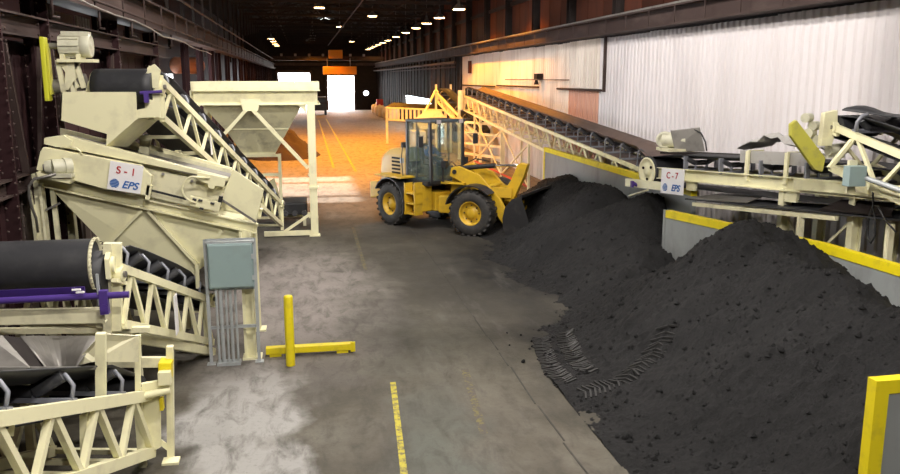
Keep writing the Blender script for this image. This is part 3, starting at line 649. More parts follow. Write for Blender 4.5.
# drive motor on its stand
mc = F8(60, 46, 14.0); me_ = F8(91, 46, 14.0)
dm = MB().tube(mc, me_ - V((.10, 0, 0)), .165, n=24).lathe([(.17, 0), (.18, .01), (.18, .13), (.165, .15), (.15, .145), (.13, .14), (.05, .14), (.04, .15), (0, .15)], me_ - V((.14, 0, 0)), (1, 0, 0), 24).build('drive_motor', 'motor', f1)
for k in range(10):
    a_ = 2 * PI * k / 10; MB().bar(mc + V((.02, .17 * math.cos(a_), .17 * math.sin(a_))), me_ + V((-.16, .17 * math.cos(a_), .17 * math.sin(a_))), .012, .03, (0, math.cos(a_), math.sin(a_))).build('cooling_fin', 'motor', dm)
MB().box(mc.x + .05, mc.x + .45, 13.9, 14.1, mc.z + .15, mc.z + .22).build('lifting_lug', 'motor', dm)
MB().tube(mc - V((.16, 0, 0)), mc, .05, n=10).build('shaft', 'steel', dm)
MB().box(mc.x - .02, me_.x + .05, 13.82, 14.25, mc.z - .25, mc.z - .20).box(mc.x + .02, mc.x + .08, 13.85, 14.2, mc.z - .2, mc.z - .12).box(me_.x - .2, me_.x - .14, 13.85, 14.2, mc.z - .2, mc.z - .12).build('motor_base', 'cream', f1)
for a_, b__ in (((58, 60), (64, 92)), ((70, 61), (74, 92)), ((79, 61), (70, 75)), ((62, 62), (78, 88)), ((76, 62), (84, 88))):
    MB().bar(F8(*a_, 13.95), F8(*b__, 13.95), .07, .07, (0, 1, 0)).build('motor_stand', 'cream2', f1)
MB().poly([F8(66, 62, 13.9), F8(74, 62, 13.9), F8(76, 78, 13.9), F8(68, 90, 13.9), F8(64, 90, 13.9)], (0, .1, 0)).build('gearbox_plate', 'cream2', f1)
gx = F8(78, 82, 14.1); MB().tube(gx - V((.1, 0, 0)), gx + V((.12, 0, 0)), .13, n=16).build('gearbox', 'steel', f1)
gq = F8(43, 37, 13.9); gz = F8(46, 101, 13.9).z
MB().box(gq.x - .035, gq.x + .035, 13.8, 14.0, gz, gq.z).build('belt_guard', 'limeguard', f1, bevel=.015)
MB().box(gq.x + .035, gq.x + .06, 13.9, 14.0, gz + .1, gq.z - .1).build('guard_strip', 'guard', f1)
MB().tube(V((gq.x + .05, 14.05, gz + .22)), V((gq.x + .35, 14.05, gz + .22)), .11, n=14).build('sheave', 'steel', f1)
for Y in (14.1, 15.2):                                                 # legs carrying the head
    for X in (-3.45, -2.3): MB().bar((X, Y + 1.6, 0), (X, Y + 1.6, 3.4 if Y < 15 else 3.1), .1, .1, (0, 1, 0)).build('leg', 'cream2', f1)
q = P(208.5, 142, Y=16.6); tagp = MB().box(q.x + .05, q.x + .062, q.y - .14, q.y + .14, q.z - .24, q.z + .24).build('notice_plate', 'signw', f1, label='blank white notice plate')

# ================================================================== LOWER CONVEYOR (drum with purple scraper)
hA = V((-3.13, 11.0, 2.16)); tA = V((-2.38, 14.3, 1.02))
lc = thing('discharge_conveyor', 'short cream lattice conveyor below the screen ending in a big black drum', 'conveyor', (tA.x, tA.y, 0))
# side truss follows its own line
LT0, LT1 = V((-2.44, 11.0, 2.27)), V((-1.72, 14.25, .92))
Wc = 1.35
sv = (LT1 - LT0).cross(Z3).normalized() * -1
Tm, Hm = LT1 + sv * (-Wc / 2) , LT0 + sv * (-Wc / 2)
sv2 = (Hm - Tm).cross(Z3).normalized()
if (LT0 - Hm).dot(V((1, 0, 0))) < 0: Tm, Hm = LT1 + sv * Wc / 2, LT0 + sv * Wc / 2
conveyor(lc, Tm, Hm, Wc, .76, 5, 5, 1.15, r=.2, rh=.30, ztop=.22, cw=.09, web=.055, posts=False)
MB().bar(P(108, 243, Y=10.95), P(108, 332, Y=10.95), .12, .10, (1, 0, 0)).build('end_post', 'cream2', lc)
MB().bar(P(116, 243, Y=11.0), P(117, 330, Y=11.0), .12, .13, (1, 0, 0)).build('end_post', 'cream', lc)
for dx in (0, -1.5):
    MB().bar((-1.8 + dx, 14.3, 0), (-1.8 + dx, 14.3, 1.0), .1, .1, (0, 1, 0)).build('leg', 'cream', lc)
    MB().bar((-2.42 + dx, 11.6, 0), (-2.42 + dx, 11.6, 1.3), .1, .1, (0, 1, 0)).build('leg', 'cream2', lc)
# big wide drum wrapped by the belt
dr = MB().tube((-4.12, 10.95, 2.34), (-2.72, 10.95, 2.34), .335, n=40).build('drum', 'rubber', lc)
MB().lathe([(.33, 0), (.342, .0), (.342, .035), (.315, .04), (.30, -.02), (.1, -.04), (.04, -.04)], (-2.73, 10.95, 2.34), (1, 0, 0), 40).build('drum_rim', 'cream2', dr)
for k in range(36):
    a_ = 2 * PI * k / 36; q = V((-2.70, 10.95 + .35 * math.cos(a_), 2.34 + .35 * math.sin(a_)))
    MB().bar(q - V((.015, 0, 0)), q + V((.02, 0, 0)), .028, .008, (0, math.cos(a_), math.sin(a_))).build('rim_cleat', 'cream2', dr)
MB().tube((-2.75, 10.95, 2.34), (-2.5, 10.95, 2.34), .05).build('shaft', 'steel', dr)
q = V((-2.56, 10.9, 2.34)); MB().tube(q, q + V((.10, 0, 0)), .11, n=18).poly([q + V((0, -.13, -.16)), q + V((0, .13, -.16)), q + V((0, .13, .10)), q + V((0, .05, .17)), q + V((0, -.05, .17)), q + V((0, -.13, .10))], (.06, 0, 0)).build('bearing', 'cream', lc)
pt = MB().tube(P(-14, 301.5, Y=10.45), P(129, 294.5, Y=10.45), .042, n=14).build('scraper_tube', 'purple', lc)
q0, q1 = P(-14, 291, Y=10.5), P(84, 287, Y=10.5)
MB().poly([q0, q1, q1 + V((0, .05, -.12)), q0 + V((0, .05, -.12))], (0, .03, 0)).build('scraper_blade', 'purple', lc)
q = P(103, 300, Y=10.42); MB().box(q.x - .04, q.x + .06, q.y - .03, q.y + .06, q.z - .18, q.z + .12).tube(q + V((.01, -.04, -.1)), q + V((.01, .02, -.1)), .05).build('scraper_bracket', 'purple', lc)
q = P(98, 290, Y=10.42); MB().box(q.x - .015, q.x + .015, q.y, q.y + .03, q.z - .2, q.z + .2).build('bracket_plate', 'galv', lc)
for x_, y_ in ((76, 290), (80, 292.5)):
    q = P(x_, y_, Y=10.38); MB().box(q.x - .05, q.x + .05, q.y, q.y + .03, q.z - .01, q.z + .01).build('cleat', 'signw', lc)
MB().channel(P(-12, 317, Y=10.6), P(106, 315, Y=10.6), .14, .16, .02).build('support_beam', 'cream2', lc)
MB().bar(P(-12, 331, Y=10.9), P(150, 329, Y=11.2), .10, .07).build('support_beam', 'cream2', lc)
MB().channel(P(100, 332, Y=11.0), P(212, 352, Y=14.1), .12, .12, .02).build('support_beam', 'cream', lc)
for x_, y_ in ((176, 312),):
    a_, b__ = P(172.5, 297, X=-2.0), P(178, 327, X=-2.02)
    MB().box(-1.99, -1.975, min(a_.y, b__.y), min(a_.y, b__.y) + .25, b__.z, a_.z).build('notice_plate', 'signw', lc, label='narrow white notice plate')

# ================================================================== FOREGROUND CONVEYOR with transfer chute
fg = thing('transfer_conveyor', 'nearest cream lattice conveyor under the steel transfer chute at lower left', 'conveyor', (-2.6, 9.6, 0))
G0, G1 = V((-2.0, 10.0, .88)), V((-2.87, 5.6, 2.38))
Wg = 1.25; sg_ = (G1 - G0).cross(Z3).normalized()
if sg_.x > 0: sg_ = -sg_
Tg, Hg = G0 + sg_ * Wg / 2, G1 + sg_ * Wg / 2
conveyor(fg, Tg, Hg, Wg, .74, 5, 4, 1.08, r=.16, ztop=.23, trough=.74, wing=.145, cw=.10, web=.07, posts=False)
# end panel, feet, yellow guard
MB().poly([P(139, 388, Y=9.95), P(160, 386, Y=9.95), P(161, 447, Y=9.95), P(141, 458, Y=9.95)], (0, .03, 0)).build('end_plate', 'cream', fg)
MB().bar(P(170, 346, Y=10.1), P(171, 460, Y=10.1), .10, .08, (1, 0, 0)).build('leg', 'cream', fg)
MB().bar(P(158, 440, Y=10.05), P(171, 450, Y=10.1), .05, .06).build('foot_brace', 'cream', fg)
q = P(171, 461, Z=.02); MB().box(q.x - .1, q.x + .1, q.y - .08, q.y + .1, 0, .03).build('foot_plate', 'cream', fg)
for dx in (-.1, -1.35):
    MB().bar((-1.9 + dx - .1, 9.9, 0), (-1.9 + dx - .1, 9.9, .95), .09, .09, (0, 1, 0)).build('leg', 'cream', fg)
    MB().bar((-2.7 + dx - .1, 6.4, 0), (-2.7 + dx - .1, 6.4, 1.5), .09, .09, (0, 1, 0)).build('leg', 'cream', fg)
MB().poly([P(158, 363, Y=9.9), P(171, 363, Y=9.9), P(171, 381, Y=9.9), P(164, 381, Y=9.9), P(158, 378, Y=9.9)], (0, .22, 0)).build('guard', 'yellow', fg, bevel=.01)
MB().box(*(lambda q: (q.x - .02, q.x + .02, q.y, q.y + .1, q.z - .1, q.z + .05))(P(161, 403, Y=9.9))).build('guard_strap', 'yellow', fg)
MB().tube(P(142, 396, Y=9.8), P(170, 390, Y=9.85), .045, n=12).build('take_up_tube', 'cream', fg)
MB().bar(P(142, 387, Y=9.85), P(170, 382, Y=9.9), .06, .09).build('take_up_frame', 'cream', fg)
MB().box(*(lambda q: (q.x - .07, q.x + .07, q.y, q.y + .12, q.z - .07, q.z + .09))(P(164, 380, Y=9.8))).build('bearing', 'cream', fg)
# posts and skirt
MB().bar(P(84, 413, Y=8.55), P(85, 474, Y=8.55), .09, .07, (1, 0, 0)).build('web_post', 'cream', fg)
MB().bar(P(-12, 432, Y=7.2), P(14, 430, Y=7.3), .03, .10).build('splice_plate', 'cream', fg)
a_ = G0.lerp(G1, .24); MB().bar(P(101, 333, Y=9.1), P(101, 403, Y=9.1), .09, .10, (1, 0, 0)).build('skirt_post', 'cream', fg)
MB().bar(P(138, 335, Y=9.8), P(138, 392, Y=9.8), .05, .06, (1, 0, 0)).build('skirt_post', 'cream', fg)
MB().channel(P(108, 362, Y=10.2), P(170, 362, Y=10.3), .06, .12, .012).build('skirt_beam', 'cream2', fg)
MB().poly([P(101, 334, Y=9.3), P(138, 336, Y=9.6), P(138, 362, Y=9.6), P(92, 362, Y=9.3), P(76, 366, Y=9.3), P(82, 355, Y=9.3)], (0, .03, 0)).build('skirt_plate', 'cream2', fg)
MB().bar(P(-12, 368.5, Y=8.65), P(96, 368, Y=9.0), .03, .03).build('skirt_edge', 'steel', fg)
# stainless transfer chute, faceted trough
tc_ = MB(); ringA = []; 
lo = [P(-14, 335, Y=9.2), P(3, 336, Y=9.3), P(30, 368, Y=8.75), P(-14, 368, Y=8.75)]
MB().poly(lo, (0, .02, 0)).build('chute_plate', 'steel', fg)
MB().poly([P(3, 336, Y=9.3), P(20, 338, Y=9.6), P(46, 366, Y=9.2), P(30, 368, Y=8.75)], (0, .02, 0)).build('chute_plate', 'dark', fg)
cv = MB(); N_ = 10; vs = []
for i in range(N_ + 1):
    k = i / N_; yy = 9.75 + .5 * math.sin(PI * k)
    vs += [P(20 + 78 * k, 336, Y=yy), P(46 + 30 * k, 368, Y=yy - .75)]
cv.add(vs, [(2 * i, 2 * i + 1, 2 * i + 3, 2 * i + 2) for i in range(N_)], True); cv.build('chute_curve', 'steel', fg, solid=.01)

# ================================================================== HOPPER
hp_ = thing('feed_hopper', 'tall cream feed hopper with deep rim on a braced post frame', 'hopper', (-1.4, 26.2, 0))
X0, X1, Y0, Y1 = -3.12, .40, 24.8, 28.2
for (xa, ya, xb, yb) in ((X0, Y0, X1, Y0), (X0, Y1, X1, Y1), (X0, Y0, X0, Y1), (X1, Y0, X1, Y1)):
    MB().bar((xa, ya, 4.48), (xb, yb, 4.48), .12, .24).build('rim', 'cream', hp_)
    MB().channel((xa, ya, 4.14), (xb, yb, 4.14), .16, .40, .03, side=-1).build('rim_beam', 'cream', hp_)
r0 = [V((X0 + .2, Y0 + .1, 3.95)), V((X1 - .45, Y0 + .1, 3.95)), V((X1 - .45, Y1 - .1, 3.95)), V((X0 + .2, Y1 - .1, 3.95))]
r1 = [V((-2.35, 25.5, 3.2)), V((-.48, 25.5, 3.2)), V((-.48, 27.6, 3.2)), V((-2.35, 27.6, 3.2))]
r2 = [V((-1.9, 26.0, 2.42)), V((-.92, 26.0, 2.42)), V((-.92, 27.2, 2.42)), V((-1.9, 27.2, 2.42))]
MB().loft(r0, r1).build('hopper_body', 'cream2', hp_, solid=.02); MB().loft(r1, r2).build('hopper_throat', 'cream2', hp_, solid=.02)
MB().bar(r1[0], r1[1], .04, .06).build('stiffener', 'cream', hp_); MB().bar(r2[0], r2[1], .05, .06).build('stiffener', 'cream', hp_)
for x in (X0, .20):
    for y in (Y0 + .02, Y1 - .02):
        MB().box(x - .11, x + .11, y - .11, y + .11, 0, 4.0).build('post', 'cream', hp_)
        MB().box(x - .16, x + .16, y - .16, y + .16, 0, .04).build('foot_plate', 'cream', hp_)
        MB().box(x - .14, x + .14, y - .14, y + .14, 1.45, 1.52).build('splice_plate', 'cream', hp_)
cm = P(250, 110, Y=24.75)
for a_, b__ in (((246, 110), (221, 138)), ((253, 110), (308, 168))): MB().bar(P(*a_, Y=24.72), P(*b__, Y=24.78), .10, .12, (0, 1, 0)).build('brace', 'cream', hp_)
MB().poly([P(240, 99, Y=24.7), P(260, 99, Y=24.7), P(258, 111, Y=24.7), P(243, 111, Y=24.7)], (0, .04, 0)).build('gusset', 'cream', hp_)
MB().poly([P(296, 104, Y=24.75), P(306, 104, Y=24.75), P(306, 112, Y=24.75)], (0, .04, 0)).build('gusset', 'cream', hp_)
MB().poly([P(202, 104, Y=24.75), P(192, 104, Y=24.75), P(193, 113, Y=24.75)], (0, .04, 0)).build('gusset', 'cream', hp_)
for y in (Y0, Y1): MB().bar((-1.3, y, .10), (.15, y, .10), .12, .14).build('base_beam', 'cream', hp_)
MB().bar((.2, Y0, .15), (.2, Y1, .15), .10, .12).build('base_beam', 'cream', hp_)
MB().bar((-.75, Y0, .12), (.16, Y0, .72), .08, .08, (0, 1, 0)).build('brace', 'cream', hp_)
MB().bar((.2, Y0 + .1, 2.9), (.2, Y1, .9), .08, .08, (1, 0, 0)).build('brace', 'cream', hp_)
for x in (-1.9, -.8):
    MB().box(x - .05, x + .05, 25.9, 26.0, 0.0, 2.4).build('post', 'cream', hp_)
for z in (1.75, 2.35): MB().bar((-1.9, 25.95, z), (-.8, 25.95, z), .08, .09).build('cross_member', 'cream', hp_)
# belt feeder under the hopper
bf = thing('belt_feeder', 'short dark belt feeder on the floor under the feed hopper', 'feeder', (-.7, 27.3, 0))
MB().box(-2.0, .0, 26.6, 28.0, .35, .75).build('feeder_bed', 'rubber', bf, bevel=.05)
for k in range(7): MB().tube((-1.9 + k * .3, 26.5, .42), (-1.9 + k * .3, 28.1, .42), .09, n=10).build('roller', 'roller', bf)
for x in (-1.9, -.1): MB().box(x - .05, x + .05, 26.55, 26.65, 0, .5).box(x - .05, x + .05, 27.95, 28.05, 0, .5).build('leg', 'cream2', bf)
MB().poly([(-1.95, 26.4, 1.0), (-1.0, 26.4, 1.6), (-.85, 26.4, 1.0), (-1.3, 26.4, .5)], (0, .05, 0)).build('side_plate', 'cream', bf)

# ================================================================== ELECTRICAL PANEL
ep = thing('electrical_panel', 'grey-green electrical enclosure on a strut stand with bundled conduits', 'electrical panel', (-1.25, 13.5, 0))
en = MB().box(-1.62, -.90, 13.42, 13.66, 1.32, 2.07).build('enclosure', 'panel', ep, bevel=.015)
MB().box(-1.60, -.92, 13.395, 13.42, 1.345, 2.05).build('door', 'panel', ep, bevel=.012)
for z in (1.5, 1.85): MB().box(-.925, -.89, 13.39, 13.41, z - .04, z + .04).build('latch', 'galv', ep)
MB().box(-1.64, -.88, 13.45, 13.66, 2.07, 2.10).build('drip_cap', 'galv', ep)
for x in (-1.66, -.88):
    MB().channel((x, 13.56, 0), (x, 13.56, 2.12), .045, .045, .01, (0, 1, 0)).build('strut_post', 'galv', ep)
    MB().box(x - .07, x + .07, 13.49, 13.63, 0, .015).build('foot_plate', 'galv', ep)
for z in (.62, 1.28, 2.1): MB().bar((-1.66, 13.6, z), (-.88, 13.6, z), .045, .045).build('cross_strut', 'galv', ep)
for x, r in ((-1.52, .020), (-1.45, .030), (-1.37, .018), (-1.30, .026), (-1.22, .020)):
    MB().tube((x, 13.5 + .04 * math.sin(x * 9), 0), (x, 13.5 + .04 * math.sin(x * 9), 1.33), r, n=10).build('conduit', 'galv', ep)
MB().box(-1.56, -1.18, 13.42, 13.62, 0, .05).build('conduit_curb', 'galv', ep)

# ================================================================== BOLLARD, WHEEL STOP
q = V((-.36, 13.28, 0))
single(MB().lathe([(.075, 0), (.075, 1.17), (.066, 1.195), (.03, 1.205), (0, 1.205)], q, (0, 0, 1), 24), 'bollard', 'yellow', 'upright yellow steel bollard beside the electrical panel', 'bollard', loc=q)
wsx = thing('wheel_stop', 'low yellow barrier rail lying on the floor behind the bollard', 'wheel stop', (0, 13.8, 0))
MB().box(-.78, .70, 13.72, 13.86, .05, .17).build('rail', 'yellow', wsx, bevel=.012)
for x in (-.62, .52): MB().box(x - .1, x + .1, 13.74, 13.84, 0, .05).build('foot', 'yellow', wsx)
MB().box(.66, .74, 13.70, 13.74, .03, .2).build('end_plate', 'yellow', wsx)

# ================================================================== BARRIERS
def barrier(root, a, b_, h, capw=.10, caph=.16, thick=.12):
    a, b_ = V((*a, 0)), V((*b_, 0)); n = (b_ - a).cross(Z3).normalized()
    MB().bar(a + Z3 * (h - caph) / 2, b_ + Z3 * (h - caph) / 2, thick, h - caph).build('wall_panel', 'grey', root)
    MB().bar(a + Z3 * (h - caph / 2), b_ + Z3 * (h - caph / 2), thick + .03, caph).build('yellow_cap', 'yellow', root, label='yellow painted top edge')
    return n
b1 = thing('bay_barrier', 'grey steel bay wall with yellow top under the long far conveyor', 'barrier', (9.0, 25, 0))
barrier(b1, (9.0, 30.1), (9.0, 17.9), 2.12)
MB().box(8.92, 9.08, 30.02, 30.14, 0, 2.12).build('edge_strip', 'yellow', b1)
for y in (20, 23, 26, 29): MB().box(9.06, 9.2, y - .05, y + .05, 0, 2.0).build('stiffener', 'grey', b1)
b2_ = thing('bay_barrier', 'grey bent bay wall with yellow top behind the nearest coal heap', 'barrier', (8.9, 14, 0))
barrier(b2_, (7.95, 17.0), (9.1, 13.0), 1.8); barrier(b2_, (9.1, 13.0), (9.36, 8.0), 1.8)
MB().box(7.87, 7.98, 16.98, 17.08, 0, 1.8).build('end_post', 'grey', b2_)
b3 = thing('bay_barrier', 'nearest grey bay wall end with yellow edges at the lower right', 'barrier', (6.5, 6.8, 0))
a_, e_ = V((5.50, 6.80, 0)), V((9.0, 6.9, 0))
MB().bar(a_ + Z3 * .83, e_ + Z3 * .83, .10, 1.66).build('wall_panel', 'grey', b3)
MB().bar(a_ + Z3 * 1.73, e_ + Z3 * 1.73, .13, .14).build('yellow_cap', 'yellow', b3)
MB().bar(a_ + V((-.02, 0, 0)), a_ + V((-.02, 0, 1.8)), .15, .13, (0, 1, 0)).build('yellow_edge', 'yellow', b3)

# ================================================================== COAL HEAPS
def seg_dist(x, y, a, b_):
    ax, ay, az = a; bx_, by, bz = b_; dx, dy = bx_ - ax, by - ay; L2 = dx * dx + dy * dy
    k = max(0, min(1, ((x - ax) * dx + (y - ay) * dy) / L2)) if L2 else 0
    return math.hypot(x - ax - dx * k, y - ay - dy * k), az + (bz - az) * k
HG = []
def coal_z(x, y):
    z = 0
    for x0, x1, y0, y1, nx, ny, hs in HG:
        if x0 <= x < x1 and y0 <= y < y1: z = max(z, hs[int(round((y - y0) / (y1 - y0) * ny)) * (nx + 1) + int(round((x - x0) / (x1 - x0) * nx))])
    return z
def heap(label, bounds, res, segs, slope, seed, xmax=None):
    x0, x1, y0, y1 = bounds; nx = int((x1 - x0) / res); ny = int((y1 - y0) / res); vs = []; hs = []
    off = V((seed * 13.7, seed * 5.1, 0))
    for j in range(ny + 1):
        for i in range(nx + 1):
            x = x0 + (x1 - x0) * i / nx; y = y0 + (y1 - y0) * j / ny; p = V((x, y, 0)) + off
            wx = x + .35 * noise.noise(p * .55); wy = y + .35 * noise.noise(p * .55 + V((7, 3, 1)))
            h = -9
            for sgm in segs:
                dd, z = seg_dist(wx, wy, sgm[0], sgm[1])
                sl_ = slope * (sgm[2] if len(sgm) > 2 else 1)
                e = z - sl_ * (math.sqrt(dd * dd + .06) - .24); h = max(h, e)
            if h < .35: h = -.10 + .45 * math.exp((h - .35) * 2.6)   # concave foot
            nn = noise.fractal(p * .7, .9, 2.1, 3) * .13 + noise.fractal(p * 3.2, .8, 2.0, 3) * .03
            rg = V(((x + y * .55) * 1.5, (y - x * .9) * .35, seed)); nn += noise.noise(rg) * .10
            bl = noise.noise(p * 7 + V((3, 1, 4))); nn += max(0, bl - .22) * .12; bl = noise.noise(p * 13); nn += max(0, bl - .05) * .07; nn += noise.noise(p * 21) * .022
            k = min(1, max(0, (h + .12) / .5))
            h = h + nn * (.25 + .75 * k)
            if xmax:
                xm = xmax(y)
                if x > xm: h = -.2
            hs.append(h); vs.append((x, y, max(h, -.2)))
    W_ = nx + 1; HG.append((x0, x1, y0, y1, nx, ny, hs))
    fs = []
    for j in range(ny):
        for i in range(nx):
            q = (j * W_ + i, j * W_ + i + 1, (j + 1) * W_ + i + 1, (j + 1) * W_ + i)
            if max(hs[k] for k in q) > -.03: fs.append(q)
    mb = MB(); mb.v = [V(a) for a in vs]; mb.f = fs; mb.s = [True] * len(fs)
    # drop unused verts
    used = sorted({i for f in fs for i in f}); mp_ = {a: i for i, a in enumerate(used)}
    mb.v = [mb.v[i] for i in used]; mb.f = [tuple(mp_[i] for i in f) for f in fs]
    tops = random.sample(range(len(mb.v)), min(2200, len(mb.v) // 12)); pv = [mb.v[i].copy() for i in tops]
    ob = single(mb, 'coal_heap', 'coal', label, 'heap', loc=((x0 + x1) / 2, (y0 + y1) / 2, 0))
    cl_ = MB(); rd = random.Random(seed)
    for q in pv:
        if q.z < -.02: continue
        r = rd.choice((.01, .015, .015, .02, .03, .045)) * rd.uniform(.7, 1.2); a0 = rd.uniform(0, 6)
        pts = [q + V((r * math.cos(a0 + k * 1.57) * rd.uniform(.7, 1.3), r * math.sin(a0 + k * 1.57) * rd.uniform(.7, 1.3), rd.uniform(-.2, .3) * r)) for k in range(4)]
        cl_.add(pts + [q + Z3 * r * .9, q - Z3 * r], [(0, 1, 4), (1, 2, 4), (2, 3, 4), (3, 0, 4), (1, 0, 5), (2, 1, 5), (3, 2, 5), (0, 3, 5)])
    cl_.build('loose_lumps', 'coal', ob, kind='stuff')
    return ob
def xm1(y): return 8.93
def xm3(y):
    if y > 17: return 8.93
    if y > 13: return 7.95 + (17 - y) / 4 * 1.15 - .07
    return 9.1 + (13 - y) * .052 - .07
heap('far dark coal heap that the loader bucket is digging into', (4.9, 8.95, 18.5, 30.6), .055, [((8.5, 27.0, 1.45), (8.3, 25.0, 1.50)), ((8.3, 25.0, 1.5), (8.2, 21.8, 1.78)), ((8.7, 28.6, .9), (8.5, 27.0, 1.4)), ((7.3, 23.6, .9), (8.2, 23.6, 1.5))], .66, 1, xm1)
heap('middle dark coal heap under the end of the C-7 conveyor', (3.9, 8.95, 13.2, 22.3), .05, [((8.3, 19.5, 1.80), (8.0, 18.5, 1.50)), ((8.0, 18.5, 1.5), (7.1, 16.3, .72))], .56, 2, xm3)
heap('nearest and largest dark coal heap in front of the bent bay wall', (3.7, 9.3, 7.0, 17.0), .042, [((7.6, 15.4, .85), (7.55, 14.4, 1.28)), ((7.55, 14.4, 1.28), (7.7, 13.2, 1.85)), ((7.8, 13.0, 2.22), (7.8, 12.9, 2.22), 1.25), ((7.8, 12.9, 1.9), (7.5, 11.4, 1.85)), ((7.5, 11.4, 1.85), (7.5, 8.2, 1.72)), ((6.6, 9.0, 1.2), (6.4, 7.6, 1.15))], .60, 3, xm3)
# loose clods around the foot
proto = None
for k in range(30):
    y = random.uniform(8.4, 14.5); x = (4.15 if y < 12.5 else 3.75) + random.uniform(-.35, .3); r = random.uniform(.015, .04)
    if k == 0: x, y, r = 4.05, 9.55, .075
    if k % 8 == 0 or proto is None:
        mb = MB(); mb.lathe([(0, -.8), (.7, -.6), (1, -.05), (.85, .5), (.4, .85), (0, .9)], (0, 0, .7), (0, 0, 1), 8)
        mb.v = [a * (1 + .28 * noise.noise(a * 1.3 + V((k, 0, 0)))) for a in mb.v]; cm_ = mb.mesh('coal_clod', 'coal')
        proto = True
    o = bpy.data.objects.new('coal_clod', cm_); C.objects.link(o); o.location = (x, y, -.005); o.scale = (r, r, r); o.rotation_euler.z = k
    tag(o, 'largest loose coal clod lying on the floor beside the nearest heap' if k == 0 else 'small coal clod scattered on the floor at the foot of the heaps', 'clod', None if k == 0 else 'loose coal clods')
# tyre tracks pressed in the coal dust
def track(pts, wd, label):
    mb = MB(); pts = [V((*p, 0)) for p in pts]; L = 0
    for a, b_ in zip(pts, pts[1:]):
        n = int((b_ - a).length / .075); d = (b_ - a).normalized(); s = d.cross(Z3)
        for i in range(n):
            q = a.lerp(b_, i / n)
            for sg in (1, -1):
                e = q + s * sg * wd / 2 * random.uniform(.8, 1.05) - d * .07
                mb.bar(q + Z3 * (coal_z(q.x, q.y) + .004), e + Z3 * (coal_z(e.x, e.y) + .004), .028, .03)
    single(mb, 'tyre_track', 'coaltrack', label, 'track', kind='stuff')
track([(4.15, 13.9), (3.98, 13.2), (3.86, 12.3), (3.84, 11.4)], .34, 'left chevron tyre track pressed into coal dust by the middle heap')
track([(4.6, 13.9), (4.42, 13.2), (4.3, 12.3), (4.28, 11.6)], .34, 'right chevron tyre track pressed into coal dust by the middle heap')
track([(4.0, 11.05), (4.6, 11.1), (5.2, 11.45), (5.7, 11.9)], .40, 'chevron tyre track curving up onto the nearest heap')

# ================================================================== LONG CONVEYOR
lg = thing('stacking_conveyor', 'long lattice conveyor with brown belt running along the white wall', 'conveyor', (9.8, 35, 0))
conveyor(lg, (9.8, 48.0, 3.66), (9.8, 21.6, 2.14), 1.0, .80, 18, 20, .95, r=.2, ztop=.42, cw=.085, beltm='beltdust', web=.05)
for y in (45.0, 38.6, 33.6):
    zt = 2.14 + (y - 21.6) / 26.4 * 1.52 - .8
    for x in (9.3, 10.3): MB().bar((x, y, 0), (x, y, zt), .09, .09, (0, 1, 0)).build('leg', 'cream', lg)
for ya, yb in ((45.0, 38.6), (38.6, 33.6)):
    za = 2.14 + (ya - 21.6) / 26.4 * 1.52 - .85; zb = 2.14 + (yb - 21.6) / 26.4 * 1.52 - .85
    MB().bar((9.3, ya, .1), (9.3, yb, zb), .05, .06).build('brace', 'cream', lg); MB().bar((9.3, ya, za), (9.3, yb, .1), .05, .06).build('brace', 'cream', lg)
MB().bar((9.3, 45, .15), (9.3, 33.6, .15), .06, .07).build('tie', 'redp', lg)

# ================================================================== C-7 CONVEYOR
c7 = thing('hopper_conveyor', 'level cream conveyor marked C-7 with spoked end drum and motor', 'conveyor', (9.4, 16, 0))
N0, N1 = V((8.5, 19.5, 2.37)), V((9.98, 12.0, 2.78)); dC = (N1 - N0).normalized(); sC = dC.cross(Z3).normalized()
if sC.x < 0: sC = -sC
WC = .95; side = V((0, 0, 0))
for k, o_ in enumerate((V(), sC * WC)):
    MB().channel(N0 + o_ + dC * .42, N1 + o_, .09, .26, .02, side=1 if k else -1).build('frame_beam', 'cream', c7)
MB().bar(N0 + V((-.1, 0, -.31)) - dC * .75, N0 + V((-.1, 0, -.31)) + dC * 1.35, .08, .20).build('tail_plate', 'cream', c7)
MB().bar(N0 + dC * 5.05 + V((-.05, 0, .02)), N1 + V((-.05, 0, .02)), .08, .20).build('frame_plate', 'cream', c7)
dcen = N0 + sC * WC / 2 + V((0, 0, .02)) + dC * .1
belt_loop(dcen - dC * 0, dC, sC, sC.cross(dC).normalized() if sC.cross(dC).z > 0 else -sC.cross(dC).normalized(), 7.0, .85, .36, .34, .5).build('belt', 'rubber', c7, solid=.016)
dp = MB().tube(dcen - sC * .42, dcen + sC * .42, .31, n=30).build('end_drum', 'rubber', c7)
MB().lathe([(.35, 0), (.35, .07), (.31, .08), (.29, .05), (.26, .03), (.12, .03), (.11, .07), (.05, .08), (0, .08)], dcen - sC * .5, -sC, 32).build('drum_disc', 'cream', dp)
MB().lathe([(.385, -.02), (.385, .05), (.35, .05)], dcen - sC * .5, -sC, 32).build('drum_lagging', 'rubber', dp)
for k in range(3):
    a_ = k * 2 * PI / 3 + .6; q = dcen - sC * .545 + dC * .19 * math.cos(a_) + Z3 * .19 * math.sin(a_)
    MB().tube(q, q - sC * .02, .035, n=10).build('disc_hole', 'dark', dp)
for t_ in (2.1, 4.2): # idlers
    pass
up_ = sC.cross(dC).normalized(); up_ = up_ if up_.z > 0 else -up_
pr = None
